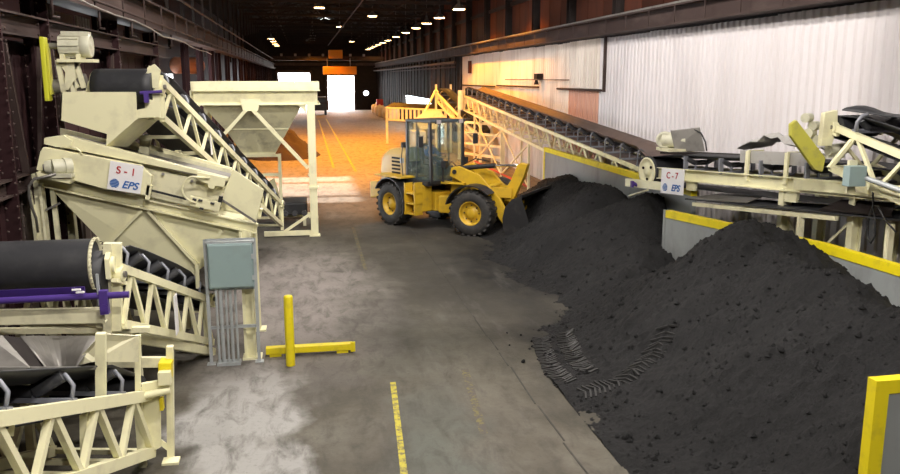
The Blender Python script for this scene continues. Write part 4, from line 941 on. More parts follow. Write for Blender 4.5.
for k in range(5):
    q = N0 + sC * WC / 2 + dC * (1.5 + k * 1.25)
    ib = MB().bar(q - sC * .46 + up_ * .12, q + sC * .46 + up_ * .12, .09, .05)
    if pr is None:
        for sg in (1, -1): ib.bar(q + sC * sg * .44 + up_ * .12, q + sC * sg * .44 + up_ * .44, .10, .05, dC).bar(q + sC * sg * .16 + up_ * .12, q + sC * sg * .16 + up_ * .3, .04, .04, dC)
        pr = ib.build('idler', 'idler', c7); q00 = q
        MB().tube(q - sC * .15 + up_ * .28, q + sC * .15 + up_ * .28, .06, n=10).build('roller', 'roller', pr)
        for sg in (1, -1): MB().tube(q + sC * sg * .18 + up_ * .28, q + sC * sg * .42 + up_ * .38, .06, n=10).build('roller', 'roller', pr)
    else: inst(pr, c7, q - q00)
for t_, h in ((3.6, .62), (4.72, .62)):
    q = N0 + dC * t_; MB().bar(q, q + Z3 * h, .05, .09, dC).build('skirt_post', 'cream', c7)
    MB().bar(q + Z3 * h, q + Z3 * h + sC * .4, .04, .04).build('skirt_arm', 'cream', c7)
q0, q1 = N0 + dC * 3.3 + sC * .06 + Z3 * .50, N0 + dC * 5.6 + sC * .06 + Z3 * .50
MB().bar(q0, q1, .015, .26).build('skirt_board', 'dustsheet', c7)
for t_, ex in ((1.75, 0), (4.9, 0)):
    q = N0 + dC * t_ + Z3 * -.13; MB().poly([q - dC * .16, q + dC * .16, q + dC * .14 - Z3 * .22, q - dC * .16 - Z3 * .22], sC * .08).build('gusset', 'cream', c7)
# crumpled sheet lying over the belt
cs = MB(); nn_ = 10; vs = []
for i in range(nn_ + 1):
    for j in range(5):
        q = N0 + dC * (2.9 + 2.0 * i / nn_) + sC * (.3 + .8 * j / 4) + Z3 * (.66 + .24 * math.sin(PI * min(1, i / nn_ * 1.05)) + .16 * noise.noise(V((i * .9, j * .8, 2)))); vs.append(q)
cs.add(vs, [(i * 5 + j, i * 5 + j + 1, (i + 1) * 5 + j + 1, (i + 1) * 5 + j) for i in range(nn_) for j in range(4)])
single(cs, 'crumpled_sheet', 'dustsheet', 'crumpled grey metal sheet lying on top of the C-7 conveyor', 'metal sheet', solid=.012)
# drive motor behind the drum
mq = P(665, 140, X=9.25)
dmv = MB().tube(mq + V((-.02, .05, 0)), mq + V((.45, -.35, .02)), .20, n=22).lathe([(.2, -.02), (.225, 0), (.225, .08), (.17, .12), (.16, .10), (.07, .10), (0, .11)], mq, (-.55, -.83, 0), 24).build('drive_motor', 'motor', c7)
MB().box(mq.x - .1, mq.x + .6, mq.y - .5, mq.y + .3, mq.z - .28, mq.z - .20).build('motor_base', 'cream2', c7)
MB().poly([mq + V((.12, -.35, -.25)), mq + V((.75, -.75, -.25)), mq + V((.60, -.7, .36)), mq + V((.02, -.25, .26))], (.03, .05, 0)).build('drive_guard', 'steel', c7, bevel=.01)
MB().pipe([mq + V((.5, -.6, .3)), mq + V((.62, -.75, .22)), mq + V((.7, -.85, 0)), mq + V((.72, -.9, -.22))], .02).build('hose', 'hose', c7)
MB().bar(mq + V((-.05, -.2, -.3)), mq + V((1.3, -2.5, -.22)), .5, .05).build('motor_bed', 'dark', c7)
q = P(634, 184, X=8.25); MB().tube(q, q + V((.0, .12, 0)), .05, n=8).tube(q + V((-.06, 0, .05)), q + V((.1, 0, -.05)), .04, n=8).box(q.x - .08, q.x - .02, q.y - .05, q.y + .05, q.z - .08, q.z + .08).build('belt_scraper', 'purple', c7)
MB().tube(P(629, 196, X=8.25), P(648, 190, X=8.3), .025, n=8).build('scraper_arm', 'cream2', c7)
ps = N0 + dC * 1.12 + V((-.06, 0, -.13)); ps = P(672, 181, X=8.62)
eps_sign(c7, P(672.5, 181.5, X=8.52), dC, Z3, .88, .60, 'C - 7')
# support legs down to floor behind barrier
for t_ in (4.65, 6.4):
    for o_ in (V(), sC * WC):
        q = N0 + dC * t_ + o_ + sC * .1; MB().ibeam(V((q.x, q.y, 0)), V((q.x, q.y, q.z - .1)), .16, .2, .03, (1, 0, 0)).build('leg', 'cream', c7)
qa, qb = N0 + dC * 4.75 + sC * .1, N0 + dC * 6.3 + sC * .1
MB().bar(V((qa.x, qa.y, 2.0)), V((qa.x, qa.y, 0)).lerp(V((qb.x, qb.y, .4)), .6), .04, .05).build('brace', 'cream2', c7)
MB().bar(V((qb.x, qb.y, 2.1)), V((qa.x, qa.y, .5)), .04, .05).build('brace', 'cream2', c7)
# lower return conveyor seen under C-7
lr = thing('return_conveyor', 'low grey conveyor bed with dark belt slung beneath C-7', 'conveyor', (9.3, 15.5, 0))
L0, L1 = V((8.55, 17.0, 1.92)), V((9.9, 11.9, 2.28)); dL = (L1 - L0).normalized()
MB().bar(L0, L0.lerp(L1, .72), .09, .08).build('frame_beam', 'cream2', lr); MB().bar(L0 + sC * .8, L1 + sC * .8, .09, .10).build('frame_beam', 'cream2', lr)
MB().poly([L0 + Z3 * .08 - dL * .3, L0 + Z3 * .1 - dL * .3 + sC * .8, L1 + Z3 * .12 + sC * .8, L1 + Z3 * .06], Z3 * .03).build('belt', 'rubber', lr)
MB().poly([L0 + Z3 * .11 - dL * .2, L0 + Z3 * .18 + sC * .6, L0 + Z3 * .22 + dL * 1.4 + sC * .6, L0 + Z3 * .13 + dL * 1.6], Z3 * .02).build('cover_sheet', 'steel', lr)
MB().poly([L0 + dL * 3.4 + Z3 * .12 , L0 + dL * 4.9 + Z3 * .12, L0 + dL * 4.7 + Z3 * .32 + sC * .3, L0 + dL * 3.6 + Z3 * .30 + sC * .3], Z3 * .02).build('cover_sheet', 'dark', lr)
for t_ in (3.0, 4.9):
    q = L0 + dL * t_; MB().bar(V((q.x, q.y, 0)), q, .1, .1, (1, 0, 0)).build('leg', 'cream2', lr)
single(MB().pipe([P(873, 190, X=9.7), P(873, 206, X=9.7), P(867, 222, X=9.7), P(867, 238, X=9.7), P(871, 243, X=9.7), P(875, 236, X=9.7), P(875, 218, X=9.7), P(873, 205, X=9.7), P(878, 206, X=9.7), P(885, 220, X=9.7), P(896, 232, X=9.7)], .017), 'hanging_hose', 'hose', 'black looped cable hanging below the grey junction box', 'cable')

# ================================================================== UPPER CONVEYOR AT RIGHT
uc = thing('upper_conveyor', 'steep cream conveyor head with dark belt above C-7 at upper right', 'conveyor', (9.9, 12.5, 0))
U0 = V((9.78, 13.4, 3.84)); U1 = V((10.25, 10.2, 3.05))
conveyor(uc, U1, U0, .95, .72, 3, 3, .85, r=.16, rh=.2, ztop=.2, cw=.09, web=.06, posts=False)
MB().poly([P(825, 113, Y=13.3), P(838, 110, Y=13.3), P(838, 122, Y=13.3), P(832, 146, Y=13.3), P(821, 146, Y=13.3)], (0, .12, 0)).build('head_plate', 'cream', uc, bevel=.01)
MB().poly([P(791, 124, Y=13.3), P(797, 120, Y=13.3), P(826, 158, Y=13.3), P(823, 172, Y=13.3), P(815, 170, Y=13.3), P(791, 136, Y=13.3)], (0, .09, 0)).build('chain_guard', 'guard', uc, bevel=.015)
for a_ in ((805, 118), (812, 126), (808, 133), (815, 140)):
    q = P(*a_, Y=13.5); MB().tube(q, q + V((.16, .1, 0)), .085, n=14).build('gearbox', 'motor', uc)
q = P(828, 150, Y=13.5); MB().tube(q, q + V((.4, .05, .03)), .10, n=14).box(q.x, q.x + .35, q.y, q.y + .2, q.z - .15, q.z - .1).build('drive_motor', 'motor', uc)
MB().bar(P(858, 133, Y=12.9), P(829, 168, Y=12.9), .06, .08, (0, 1, 0)).build('brace', 'cream', uc)
MB().bar(P(846, 146, Y=13.0), P(862, 166, Y=13.0), .05, .05, (0, 1, 0)).build('brace', 'cream2', uc)
MB().pipe([P(857, 132, Y=12.7), P(857, 122, Y=12.7), P(862, 116, Y=12.7), P(868, 114, Y=12.7)], .03).build('bracket', 'idler', uc)
cvx = MB(); vs = []
for i in range(9):
    for j in range(5):
        k = i / 8; q = P(842 + 70 * k, 110 + 9 * k, Y=13.3 - 1.2 * k) + V((.12 * j, .1 * j, (.10 * math.sin(PI * j / 4)) * math.sin(PI * min(1, k * 1.6 + .1)))); vs.append(q)
cvx.add(vs, [(i * 5 + j, i * 5 + j + 1, (i + 1) * 5 + j + 1, (i + 1) * 5 + j) for i in range(8) for j in range(4)], True); cvx.build('rubber_skirt', 'rubber', uc, solid=.02)
jb = thing('junction_box', 'grey-green junction box with conduit under the upper right conveyor', 'junction box', P(855, 185, X=9.0))
q = P(855, 176, X=9.05); MB().box(q.x - .16, q.x + .16, q.y - .08, q.y + .10, q.z - .17, q.z + .17).build('enclosure', 'panel', jb, bevel=.01)
MB().tube(q + V((.14, 0, -.02)), q + V((.6, -1.6, -.35)), .045, n=12).build('conduit', 'galv', jb)
MB().box(q.x - .05, q.x + .1, q.y + .1, q.y + .16, q.z - .3, q.z + .25).build('mounting_post', 'cream2', jb)

# ================================================================== FAR MACHINERY by the right wall
fm = thing('distant_stacker', 'orange-lit inclined stacker with two head posts behind the loader', 'stacker', (8.6, 52, 0))
conveyor(fm, (10.0, 46.0, 1.6), (8.75, 52, 3.75), .9, .5, 6, 5, .7, r=.2, ztop=.3, cw=.10, web=.07)
for x in (8.25, 9.2): MB().bar((x, 52, 0), (x, 52, 4.3), .12, .12, (0, 1, 0)).build('head_post', 'cream', fm)
MB().bar((8.2, 52, 3.9), (7.2, 50.4, 2.4), .10, .12).build('stay', 'cream', fm); MB().bar((8.25, 51.9, 3.7), (9.5, 50.8, 2.0), .1, .12).build('stay', 'cream', fm)
MB().poly([(6.6, 50.3, 2.2), (7.4, 50.3, 2.75), (8.2, 50.3, 2.75), (8.7, 50.3, 2.2), (8.3, 50.3, 1.6), (7.0, 50.3, 1.6)], (0, .08, 0)).build('hopper_side', 'cream', fm)
fr = thing('guard_railing', 'orange-lit slatted steel railing below the bright wall window', 'railing', (7.8, 56, 0))
MB().bar((5.9, 60, 2.6), (9.2, 54, 2.6), .1, .12).build('rail', 'cream', fr); MB().bar((5.9, 60, 1.75), (9.2, 54, 1.75), .1, .12).build('rail', 'cream', fr)
for k in range(15):
    q = V((5.9, 60, 0)).lerp(V((9.2, 54, 0)), k / 14); MB().bar(q + Z3 * (1.75 if k % 7 else 0), q + Z3 * 2.6, .16, .08, (0, 1, 0)).build('slat' if k % 7 else 'post', 'cream', fr)
MB().poly([(5.9, 60, 2.66), (9.2, 54, 2.66), (9.7, 54.4, 2.9), (6.4, 60.4, 2.9)], Z3 * .05).build('walkway', 'dark', fr)
# tyre-like mid frame under long conveyor
uf = thing('support_skid', 'orange-lit skid frame of beams beneath the tail of the long conveyor', 'frame', (9.9, 46, 0))
for z in (.4, 1.0, 1.6, 2.2): MB().bar((8.9, 47.5, z), (10.6, 43.5, z), .1, .14).build('beam', 'cream', uf)
for x, y in ((8.9, 47.5), (9.75, 45.5), (10.6, 43.5)): MB().bar((x, y, 0), (x, y, 2.9), .14, .14, (0, 1, 0)).build('post', 'cream', uf)
MB().tube((8.95, 47.2, 2.9), (8.95, 47.2, 4.0), .18, n=12).build('cylinder', 'cream', uf)

mb = MB(); vs = []; N_ = 40; K_ = 14
for k in range(K_ + 1):
    for i in range(N_):
        a_ = 2 * PI * i / N_; r = 2.6 * k / K_; h = 2.1 * (1 - (k / K_)) ** 1.1; q = V((r * math.cos(a_) * .95, r * math.sin(a_) * 1.5, h)); vs.append(q + V((0, 0, 1)) * (noise.fractal(q * 1.4, .8, 2, 4) * .22 * (1 if k < K_ else 0) - (.05 if k == K_ else 0)) + V((-1.5, 52, 0)))
mb.add(vs, [(k * N_ + i, (k + 1) * N_ + i, (k + 1) * N_ + (i + 1) % N_, k * N_ + (i + 1) % N_) for k in range(K_) for i in range(N_)], True)
single(mb, 'ore_heap', mat('red_brown_ore', (.030, .014, .010), .95, dirt=(.018, .010, .008), damt=.8, scale=3), 'red-brown loose heap seen under and behind the feed hopper', 'heap', loc=(-1.5, 52, 0))
# bulk bags in a row
def bag_mesh(seed):
    mb = MB(); n = 20; prof = [(.0, 0), (.9, 0), (1.0, .12), (1.06, .5), (1.0, .85), (.72, .98), (.25, 1.04), (.14, 1.16), (0, 1.16)]
    vs = []
    for r, h in prof:
        for i in range(n):
            a_ = 2 * PI * i / n; sq = .5 / max(abs(math.cos(a_)), abs(math.sin(a_))) * .85 + .1; q = V((r * sq * math.cos(a_), r * sq * math.sin(a_), h)); vs.append(q * (1 + .06 * noise.noise(q * 3 + V((seed, 0, 0)))))
    mb.add(vs, [(k * n + i, k * n + (i + 1) % n, (k + 1) * n + (i + 1) % n, (k + 1) * n + i) for k in range(len(prof) - 1) for i in range(n)], True); return mb
bl_ = ['bulk bag nearest the strip window in the row along the far right wall', 'second bulk bag from the strip window in the wall row', 'third bulk bag from the strip window in the wall row', 'fourth bulk bag from the strip window in the wall row', 'bulk bag nearest the far doorway in the wall row']
for i, (x, y, s_) in enumerate(((9.9, 93, 1.3), (9.8, 97.5, 1.3), (9.6, 102, 1.2), (9.6, 107, 1.2), (9.7, 113, 1.2))):
    o = bag_mesh(i * 5).xf(Matrix.Translation((x, y, 0)) @ Matrix.Scale(s_, 4)).xf(Matrix.Identity(4)); single(o, 'bulk_bag', 'bag', bl_[i], 'bag', loc=(x, y, 0), group='bulk bags along the far wall')
single(bx(6.1, 6.9, 47.2, 48.2, 0, 1.7), 'crate', 'bag', 'pale upright crate standing just behind the loader cab', 'crate', bevel=.04)
# dark parked trailer near far door
tr2 = thing('parked_trailer', 'small dark trailer parked to the left of the far doorway', 'trailer', (1.9, 108.5, 0))
MB().box(.95, 2.85, 107.5, 111.5, .6, 2.3).build('body', 'black', tr2, bevel=.08)
MB().box(.9, 2.9, 107.4, 107.5, 1.5, 1.62).build('tailboard', 'girder', tr2)
for x in (1.05, 2.75):
    for y in (108.3, 110.6): MB().tube((x - .12, y, .4), (x + .12, y, .4), .4, n=16).build('wheel', 'tyre', tr2)
bd = MB(); q = V((8.9, 112, 1.7)); 
single(MB().lathe([(.0, 0), (.28, 0), (.35, .2), (.3, .5), (0, .55)], (8.7, 118, 2.6), (0, -1, 0), 16), 'wall_floodlight', mat('floodlight', (1, 1, 1), .4, emit=((.85, .9, 1), 9)), 'round bright white floodlight beside the far doorway', 'lamp')
single(bx(9.6, 10.5, 111.2, 111.6, 0, 1.9), 'drum_rack', 'redp', 'reddish stacked rack at the far end of the bag row', 'rack', bevel=.03)

# ================================================================== WHEEL LOADER
ART = V((4.34, 25.64, 0))
def frame(az):
    f = V((math.sin(math.radians(az)), math.cos(math.radians(az)), 0)); l = V((-f.y, f.x, 0))
    Mx = Matrix(((f.x, l.x, 0, ART.x), (f.y, l.y, 0, ART.y), (0, 0, 1, 0), (0, 0, 0, 1))); return Mx
R_, Fr = frame(150), frame(126)
ld = thing('wheel_loader', 'yellow articulated wheel loader digging its bucket into the coal heap', 'loader', ART)
def lp(mb, T, name, mt, parent=None, **k): return mb.xf(T).build(name, mt, parent or ld, **k)
def tyre(T, x, y, sgn):
    c = V((x, y, .69)); ax = V((0, sgn, 0))
    w_ = lp(MB().lathe([(.36, -.23), (.44, -.25), (.60, -.26), (.68, -.20), (.695, -.1), (.695, .1), (.68, .20), (.60, .26), (.44, .25), (.36, .23), (.34, .16)], c, ax, 40), T, 'wheel', 'tyre')
    lug = MB()
    for k in range(22):
        for h in (1, -1):
            a_ = 2 * PI * (k + (.5 if h > 0 else 0)) / 22; a2_ = a_ + .10
            p = c + V((.70 * math.cos(a_), 0, .70 * math.sin(a_))); q = c + V((.675 * math.cos(a2_), h * .25, .675 * math.sin(a2_)))
            lug.bar(p, q, .085, .055, (math.cos(a_), 0, math.sin(a_)))
    lp(lug, T, 'tread', 'tyre', w_)
    lp(MB().lathe([(.37, .20), (.38, .23), (.35, .235), (.325, .17), (.30, .10), (.20, .08), (.17, .14), (.13, .17), (0, .17)], c, ax, 32), T, 'rim', 'cat', w_)
    lp(MB().lathe([(.36, -.2), (.30, -.12), (0, -.12)], c, ax, 24), T, 'rim', 'cat', w_)
    bo = MB()
    for k in range(8):
        a_ = 2 * PI * k / 8; p = c + V((.245 * math.cos(a_), sgn * .09, .245 * math.sin(a_))); bo.tube(p, p + V((0, sgn * .03, 0)), .022, n=6)
    lp(bo, T, 'wheel_nut', 'black', w_)
for T, x in ((R_, -1.42), (Fr, 1.42)):
    for s_ in (1, -1): tyre(T, x, s_ * .93, s_)
    lp(MB().tube((x, -.9, .69), (x, .9, .69), .13, n=14).lathe([(.1, -.3), (.26, -.15), (.26, .15), (.1, .3)], (x, 0, .69), (0, 1, 0), 16), T, 'axle', 'black')
# rear frame
lp(MB().box(-2.35, .05, -.42, .42, .55, 1.15), R_, 'rear_chassis', 'cat', bevel=.03)
lp(MB().poly([(-2.75, -1.0, .72), (-2.75, -1.0, 1.30), (-2.3, -1.0, 1.34), (-2.15, -1.0, 1.2), (-2.2, -1.0, .8)], (0, 2.0, 0)), R_, 'counterweight', 'cat', bevel=.05)
hd = MB(); sec = []
for x, zt, wd in ((-2.62, 2.0, .62), (-2.52, 2.25, .66), (-2.2, 2.42, .68), (-1.2, 2.48, .68)):
    sec.append([V((x, -wd, 1.25)), V((x, -wd, zt - .22)), V((x, -wd + .10, zt - .05)), V((x, -wd + .28, zt)), V((x, wd - .28, zt)), V((x, wd - .10, zt - .05)), V((x, wd, zt - .22)), V((x, wd, 1.25))])
for a_, b__ in zip(sec, sec[1:]): hd.loft(a_, b__)
hd.add(sec[0], [tuple(range(7, -1, -1))]); hd.add(sec[-1], [tuple(range(8))])
hdo = lp(hd, R_, 'engine_hood', 'hood', bevel=.03)
for k in range(5): lp(MB().box(-1.9, -1.45, -.695, -.68, 1.62 + k * .12, 1.68 + k * .12), R_, 'vent', 'dark', hdo)
lp(MB().box(-2.66, -2.62, -.45, .45, 1.45, 2.0), R_, 'rear_grille', 'black')
lp(MB().tube((-1.75, .3, 2.4), (-1.75, .3, 3.0), .05, n=10), R_, 'exhaust', 'black')
lp(MB().tube((-1.75, -.3, 2.4), (-1.75, -.3, 2.62), .10, n=14), R_, 'air_cleaner', 'black')
def fender(T, cx, y0, y1, mt, a0, a1, r=.80, th=.035):
    mb = MB(); N_ = 10; vs = []
    for i in range(N_ + 1):
        a_ = math.radians(a0 + (a1 - a0) * i / N_)
        for rr in (r, r + th):
            for y in (y0, y1): vs.append((cx + rr * math.cos(a_), y, .72 + rr * math.sin(a_)))
    for i in range(N_):
        b_ = i * 4; n_ = b_ + 4
        mb.add([vs[k] for k in (b_, b_ + 1, n_ + 1, n_, b_ + 2, b_ + 3, n_ + 3, n_ + 2)], [(0, 1, 2, 3), (4, 7, 6, 5), (0, 4, 5, 1), (1, 5, 6, 2), (2, 6, 7, 3), (3, 7, 4, 0)])
    return lp(mb, T, 'fender', mt)
for s_ in (1, -1):
    y0, y1 = sorted((s_ * .66, s_ * 1.22)); fender(R_, -1.42, y0, y1, 'black', -28, 150); fender(Fr, 1.42, y0, y1, 'black', 45, 165)
    lp(MB().box(-2.2, -.75, min(s_ * .62, s_ * 1.2), max(s_ * .62, s_ * 1.2), 1.56, 1.62), R_, 'fender_deck', 'cat', bevel=.01)
    # steps
    st = MB().box(-.62, -.56, min(s_ * .86, s_ * 1.16), max(s_ * .86, s_ * 1.16), .45, 1.45).box(-.12, -.06, min(s_ * .86, s_ * 1.16), max(s_ * .86, s_ * 1.16), .5, 1.5)
    st = lp(st, R_, 'ladder', 'cat')
    for z in (.5, .82, 1.15): lp(MB().box(-.62, -.06, min(s_ * .84, s_ * 1.14), max(s_ * .84, s_ * 1.14), z - .03, z + .02), R_, 'step', 'cat', st)
    lp(MB().box(-.55, -.08, min(s_ * .45, s_ * .86), max(s_ * .45, s_ * .86), .55, 1.4), R_, 'tank', 'cat', bevel=.03)
    lp(MB().pipe([(-.98, s_ * .92, 1.6), (-.98, s_ * .98, 2.2), (-.98, s_ * .92, 2.6)], .016), R_, 'grab_rail', 'black')
    lp(MB().bar((.05, s_ * .90, 2.95), (.22, s_ * 1.12, 2.95), .02, .02).box(.18, .22, s_ * 1.12 - .09, s_ * 1.12 + .09, 2.62, 2.95), R_, 'mirror', 'black')
lp(MB().box(-1.25, .12, -.78, .78, 1.38, 1.52), R_, 'cab_floor', 'black')
# cab: posts, roof, glass
cx0, cx1, cy, cz0, cz1 = -1.08, .14, .66, 1.45, 3.33
cab = lp(MB().poly([(cx0 - .06, -cy - .05, cz1), (cx1 + .06, -cy - .05, cz1), (cx1 + .06, cy + .05, cz1), (cx0 - .06, cy + .05, cz1)], (0, 0, .09)), R_, 'cab_roof', 'slate', bevel=.03)
for x, y, xt in ((cx0, -cy, cx0), (cx0, cy, cx0), (cx1, -cy, cx1 - .06), (cx1, cy, cx1 - .06)):
    lp(MB().bar((x, y, cz0), (xt, y, cz1), .08, .08, (0, 1, 0)), R_, 'cab_post', 'black')
for s_ in (1, -1):
    lp(MB().bar((cx0, s_ * cy, cz0 + .03), (cx1, s_ * cy, cz0 + .03), .06, .10), R_, 'cab_sill', 'black')
    lp(MB().box(cx0 + .04, cx1 - .03, s_ * cy - .008, s_ * cy + .008, cz0 + .08, cz1), R_, 'side_window', 'glass')
    lp(MB().bar((cx0 + .5, s_ * (cy + .012), cz0 + .05), (cx0 + .5, s_ * (cy + .012), cz1), .025, .02, (0, 1, 0)), R_, 'door_edge', 'black')
lp(MB().box(cx1 - .035, cx1 - .02, -cy + .04, cy - .04, cz0 + .08, cz1), R_, 'windscreen', 'glass')
lp(MB().box(cx0, cx0 + .015, -cy + .04, cy - .04, cz0 + .6, cz1), R_, 'rear_window', 'glass')
lp(MB().box(cx0, cx0 + .03, -cy + .04, cy - .04, cz0, cz0 + .6), R_, 'cab_back_panel', 'black')
lp(MB().bar((cx1, -cy, cz0 + .03), (cx1, cy, cz0 + .03), .06, .10), R_, 'cab_sill', 'black')
se = lp(MB().box(-.95, -.48, -.25, .25, 1.85, 1.97).poly([(-.95, -.25, 1.9), (-.82, -.25, 1.9), (-.95, -.25, 2.62), (-1.05, -.25, 2.62)], (0, .5, 0)), R_, 'driver_seat', 'seat', bevel=.03)
lp(MB().box(-.85, -.6, -.15, .15, 1.52, 1.85), R_, 'seat_base', 'seat')
lp(MB().tube((.0, 0, 1.5), (-.14, 0, 2.2), .045, n=10), R_, 'steering_column', 'black')
sw = []
for k in range(17):
    a_ = 2 * PI * k / 16; sw.append(V((-.17 + .06 * math.sin(a_), .19 * math.cos(a_), 2.24 + .18 * math.sin(a_) * .55)))
lp(MB().pipe(sw, .014, 6).bar(sw[0], sw[8], .02, .02), R_, 'steering_wheel', 'black')
lp(MB().box(-.15, .04, -.35, .35, 1.5, 1.95), R_, 'dashboard', 'black', bevel=.04)
for y in (-.45, .45):
    lp(MB().box(cx1 + .03, cx1 + .13, y - .09, y + .09, cz1 - .02, cz1 + .1), R_, 'work_light', 'chrome')
lp(MB().box(-1.30, -1.24, -.80, -.66, 2.0, 2.16), R_, 'side_light', 'galv')
# front frame and linkage
lp(MB().box(-.05, 1.9, -.36, .36, .5, 1.05), Fr, 'front_chassis', 'cat', bevel=.03)
for s_ in (1, -1):
    lp(MB().poly([(.35, s_ * .30, .9), (1.25, s_ * .30, .9), (1.0, s_ * .30, 1.55), (.78, s_ * .30, 1.98), (.50, s_ * .30, 1.98)], (0, s_ * .08, 0)), Fr, 'loader_tower', 'cat', bevel=.01)
    am = MB().poly([(.45, s_ * .46, 1.72), (.50, s_ * .46, 1.98), (.75, s_ * .46, 2.04), (1.45, s_ * .46, 1.80), (2.15, s_ * .46, 1.10), (2.62, s_ * .46, .32), (2.55, s_ * .46, .16), (2.36, s_ * .46, .20), (1.75, s_ * .46, .98), (1.15, s_ * .46, 1.42)], (0, s_ * .10, 0))
    lp(am, Fr, 'lift_arm', 'cat', bevel=.015)
    lp(MB().tube((.62, s_ * .2, 1.86), (.62, s_ * .6, 1.86), .07, n=12), Fr, 'pivot_pin', 'black')
    lp(MB().tube((.5, s_ * .41, .85), (1.15, s_ * .41, 1.10), .065, n=12), Fr, 'lift_cylinder', 'black'); lp(MB().tube((1.15, s_ * .41, 1.10), (1.65, s_ * .41, 1.30), .035, n=10), Fr, 'lift_rod', 'chrome')
    lp(MB().bar((.30, s_ * .72, 1.55), (.30, s_ * .72, 2.1), .04, .04, (0, 1, 0)).box(.28, .44, s_ * .72 - .1, s_ * .72 + .1, 2.0, 2.2), Fr, 'headlamp', 'black')
    lp(MB().box(.20, 1.0, min(s_ * .38, s_ * .66), max(s_ * .38, s_ * .66), 1.48, 1.54), Fr, 'fender_bracket', 'cat')
lp(MB().box(1.55, 1.80, -.46, .46, 1.18, 1.46), Fr, 'arm_crossmember', 'cat', bevel=.02)
lp(MB().poly([(2.50, -.12, 2.08), (2.60, -.12, 2.18), (2.84, -.12, 2.14), (2.74, -.12, 1.80), (2.52, -.12, 1.30), (2.36, -.12, .98), (2.14, -.12, 1.0), (2.12, -.12, 1.35), (2.30, -.12, 1.62)], (0, .24, 0)), Fr, 'bellcrank', 'cat', bevel=.015)
lp(MB().tube((.60, 0, 1.92), (1.75, 0, 2.05), .075, n=14).tube((.55, -.1, 1.92), (.55, .1, 1.92), .09, n=12), Fr, 'tilt_cylinder', 'black'); lp(MB().tube((1.75, 0, 2.05), (2.66, 0, 2.09), .042, n=12), Fr, 'tilt_rod', 'chrome')
lp(MB().bar((2.25, 0, 1.05), (2.70, 0, 1.0), .10, .12), Fr, 'tilt_link', 'cat')
lp(MB().bar((1.45, -.40, 1.30), (2.35, -.14, 1.25), .10, .3).bar((1.45, .40, 1.30), (2.35, .14, 1.25), .10, .3), Fr, 'bellcrank_carrier', 'cat')
lp(MB().pipe([(.6, .12, 2.02), (1.0, .14, 2.22), (1.5, .1, 2.16)], .02).pipe([(.55, -.2, 1.95), (.4, -.3, 2.15), (.2, -.35, 1.9)], .02), Fr, 'hydraulic_hose', 'hose')
# bucket: curved shell with side plates and cutting edge
BW = 1.28; prof = [(3.55, .06), (2.95, .06), (2.70, .14), (2.56, .34), (2.54, .66), (2.62, .98), (2.82, 1.22), (3.10, 1.34)]
bk = MB(); inner = [(x + (.0 if i in (0,) else .03), z + .03) for i, (x, z) in enumerate(prof)]
vs = [V((x, y, z)) for y in (-BW, BW) for x, z in prof]; n_ = len(prof)
bk.add(vs, [(i, i + 1, n_ + i + 1, n_ + i) for i in range(n_ - 1)])
bo = lp(bk, Fr, 'bucket', 'bucket', solid=.03)
for s_ in (1, -1): lp(MB().poly([V((x, s_ * BW, z)) for x, z in prof], (0, s_ * .03, 0)), Fr, 'side_plate', 'bucket', bo)
lp(MB().box(3.45, 3.75, -BW - .02, BW + .02, .03, .07), Fr, 'cutting_edge', 'steel', bo)
lp(MB().bar((3.10, -BW, 1.34), (3.10, BW, 1.34), .05, .08), Fr, 'top_edge', 'black', bo)
for y in (-.51, .51, 0): lp(MB().poly([(2.62, y - .04, .2), (2.40, y - .04, .22), (2.45, y - .04, .7), (2.6, y - .04, .8)], (0, .08, 0)), Fr, 'lug', 'cat', bo)

# ------------------------------------------------------------------ driver
ORG_P = R_ @ V((-.74, 0, 1.97))
pr_ = thing('person', 'driver in a blue shirt and dark cap seated in loader cab', 'person', ORG_P)
# grow the body surface: use a metaball-free skinned chain
def skinned(name, chains, mt, parent, off, sub=1):
    pts = []; ed = []; rad = []; key = {}
    for ch_ in chains:
        prev = None
        for p, r in ch_:
            k = tuple(round(a, 4) for a in p)
            if k not in key: key[k] = len(pts); pts.append(V(p)); rad.append(r)
            i = key[k]
            if prev is not None and prev != i: ed.append((prev, i))
            prev = i
    me = bpy.data.meshes.new(name); me.from_pydata([p - off for p in pts], ed, []); o = bpy.data.objects.new(name, me); C.objects.link(o); me.materials.append(M[mt])
    bpy.context.view_layer.objects.active = o
    o.modifiers.new('skin', 'SKIN')
    if not len(me.skin_vertices):
        bm_ = __import__('bmesh').new(); bm_.from_mesh(me); bm_.verts.layers.skin.verify(); bm_.to_mesh(me); bm_.free()
    for i, d_ in enumerate(me.skin_vertices[0].data): d_.radius = (rad[i], rad[i]); d_.use_root = (i == 0)
    s_ = o.modifiers.new('sub', 'SUBSURF'); s_.levels = s_.render_levels = sub
    o.parent = parent; ORG[o] = off; return o
W_ = lambda x, y, z: R_ @ V((x, y, z))
chs = [[(W_(-.74, 0, 2.08), .14), (W_(-.76, 0, 2.24), .13), (W_(-.76, 0, 2.42), .145), (W_(-.75, 0, 2.55), .08), (W_(-.745, 0, 2.62), .055), (W_(-.73, 0, 2.70), .085), (W_(-.73, 0, 2.79), .09), (W_(-.735, 0, 2.85), .055)]]
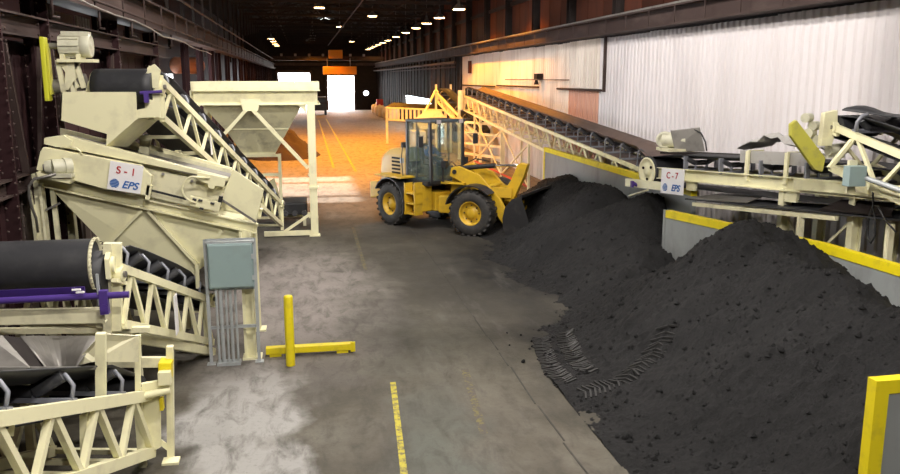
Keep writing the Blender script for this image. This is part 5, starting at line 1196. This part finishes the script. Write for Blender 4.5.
for s_ in (1, -1):
    hand = W_(-.26, s_ * .175, 2.30)
    chs.append([(W_(-.76, 0, 2.42), .145), (W_(-.75, s_ * .17, 2.49), .075), (W_(-.62, s_ * .24, 2.27), .05), (W_(-.38, s_ * .20, 2.28), .035), (W_(-.33, s_ * .19, 2.29), .028), (hand, .032)])
    for k in range(4):
        yy = s_ * (.175) + (k - 1.5) * .021
        chs.append([(hand, .032), (W_(-.215, yy, 2.305), .010), (W_(-.185, yy, 2.29), .009), (W_(-.18, yy, 2.265), .008)])
    chs.append([(hand, .032), (W_(-.25, s_ * .125, 2.29), .011), (W_(-.215, s_ * .115, 2.275), .009)])
    chs.append([(W_(-.74, 0, 2.08), .14), (W_(-.66, s_ * .12, 2.06), .10), (W_(-.30, s_ * .15, 2.05), .07), (W_(-.22, s_ * .14, 1.80), .055), (W_(-.20, s_ * .13, 1.60), .04), (W_(-.06, s_ * .13, 1.57), .038)])
bdy = skinned('body', chs, 'skin', pr_, ORG_P, 1)
sh_ = [[(W_(-.74, 0, 2.10), .155), (W_(-.76, 0, 2.24), .145), (W_(-.76, 0, 2.42), .16), (W_(-.75, 0, 2.54), .085)]]
for s_ in (1, -1): sh_.append([(W_(-.76, 0, 2.42), .16), (W_(-.75, s_ * .17, 2.49), .088), (W_(-.62, s_ * .24, 2.27), .062), (W_(-.40, s_ * .203, 2.28), .046)])
skinned('shirt', sh_, 'shirt', pr_, ORG_P, 1)
tr_ = []
for s_ in (1, -1): tr_.append([(W_(-.74, 0, 2.07), .15), (W_(-.66, s_ * .12, 2.06), .11), (W_(-.30, s_ * .15, 2.05), .082), (W_(-.22, s_ * .14, 1.80), .066), (W_(-.20, s_ * .13, 1.63), .052)])
skinned('trousers', tr_, 'trousers', pr_, ORG_P, 1)
MB().lathe([(.115, 0), (.118, .05), (.09, .11), (.03, .135), (0, .137)], (-.735, 0, 2.78), (0, 0, 1), 18).poly([(-.66, -.08, 2.79), (-.55, -.06, 2.78), (-.53, 0, 2.78), (-.55, .06, 2.78), (-.66, .08, 2.79)], (0, 0, .012)).xf(R_).build('cap', 'hair', pr_)
fe = MB()
for s_ in (1, -1): fe.lathe([(0, 0), (.012, .002), (.010, .012), (0, .014)], (-.645, s_ * .032, 2.765), (1, 0, 0), 8)
fe.xf(R_).build('eyes', 'hair', pr_)
MB().poly([(-.648, -.012, 2.755), (-.648, .012, 2.755), (-.648, .016, 2.72), (-.648, -.016, 2.72)], (.022, 0, 0)).xf(R_).build('nose', 'skin', pr_)
MB().box(-.652, -.642, -.025, .025, 2.688, 2.696).xf(R_).build('mouth', 'red', pr_)
for s_ in (1, -1): MB().lathe([(0, 0), (.028, .004), (.024, .014), (0, .01)], (-.73, s_ * .088, 2.745), (0, s_, 0), 10).xf(R_).build('ear', 'skin', pr_)
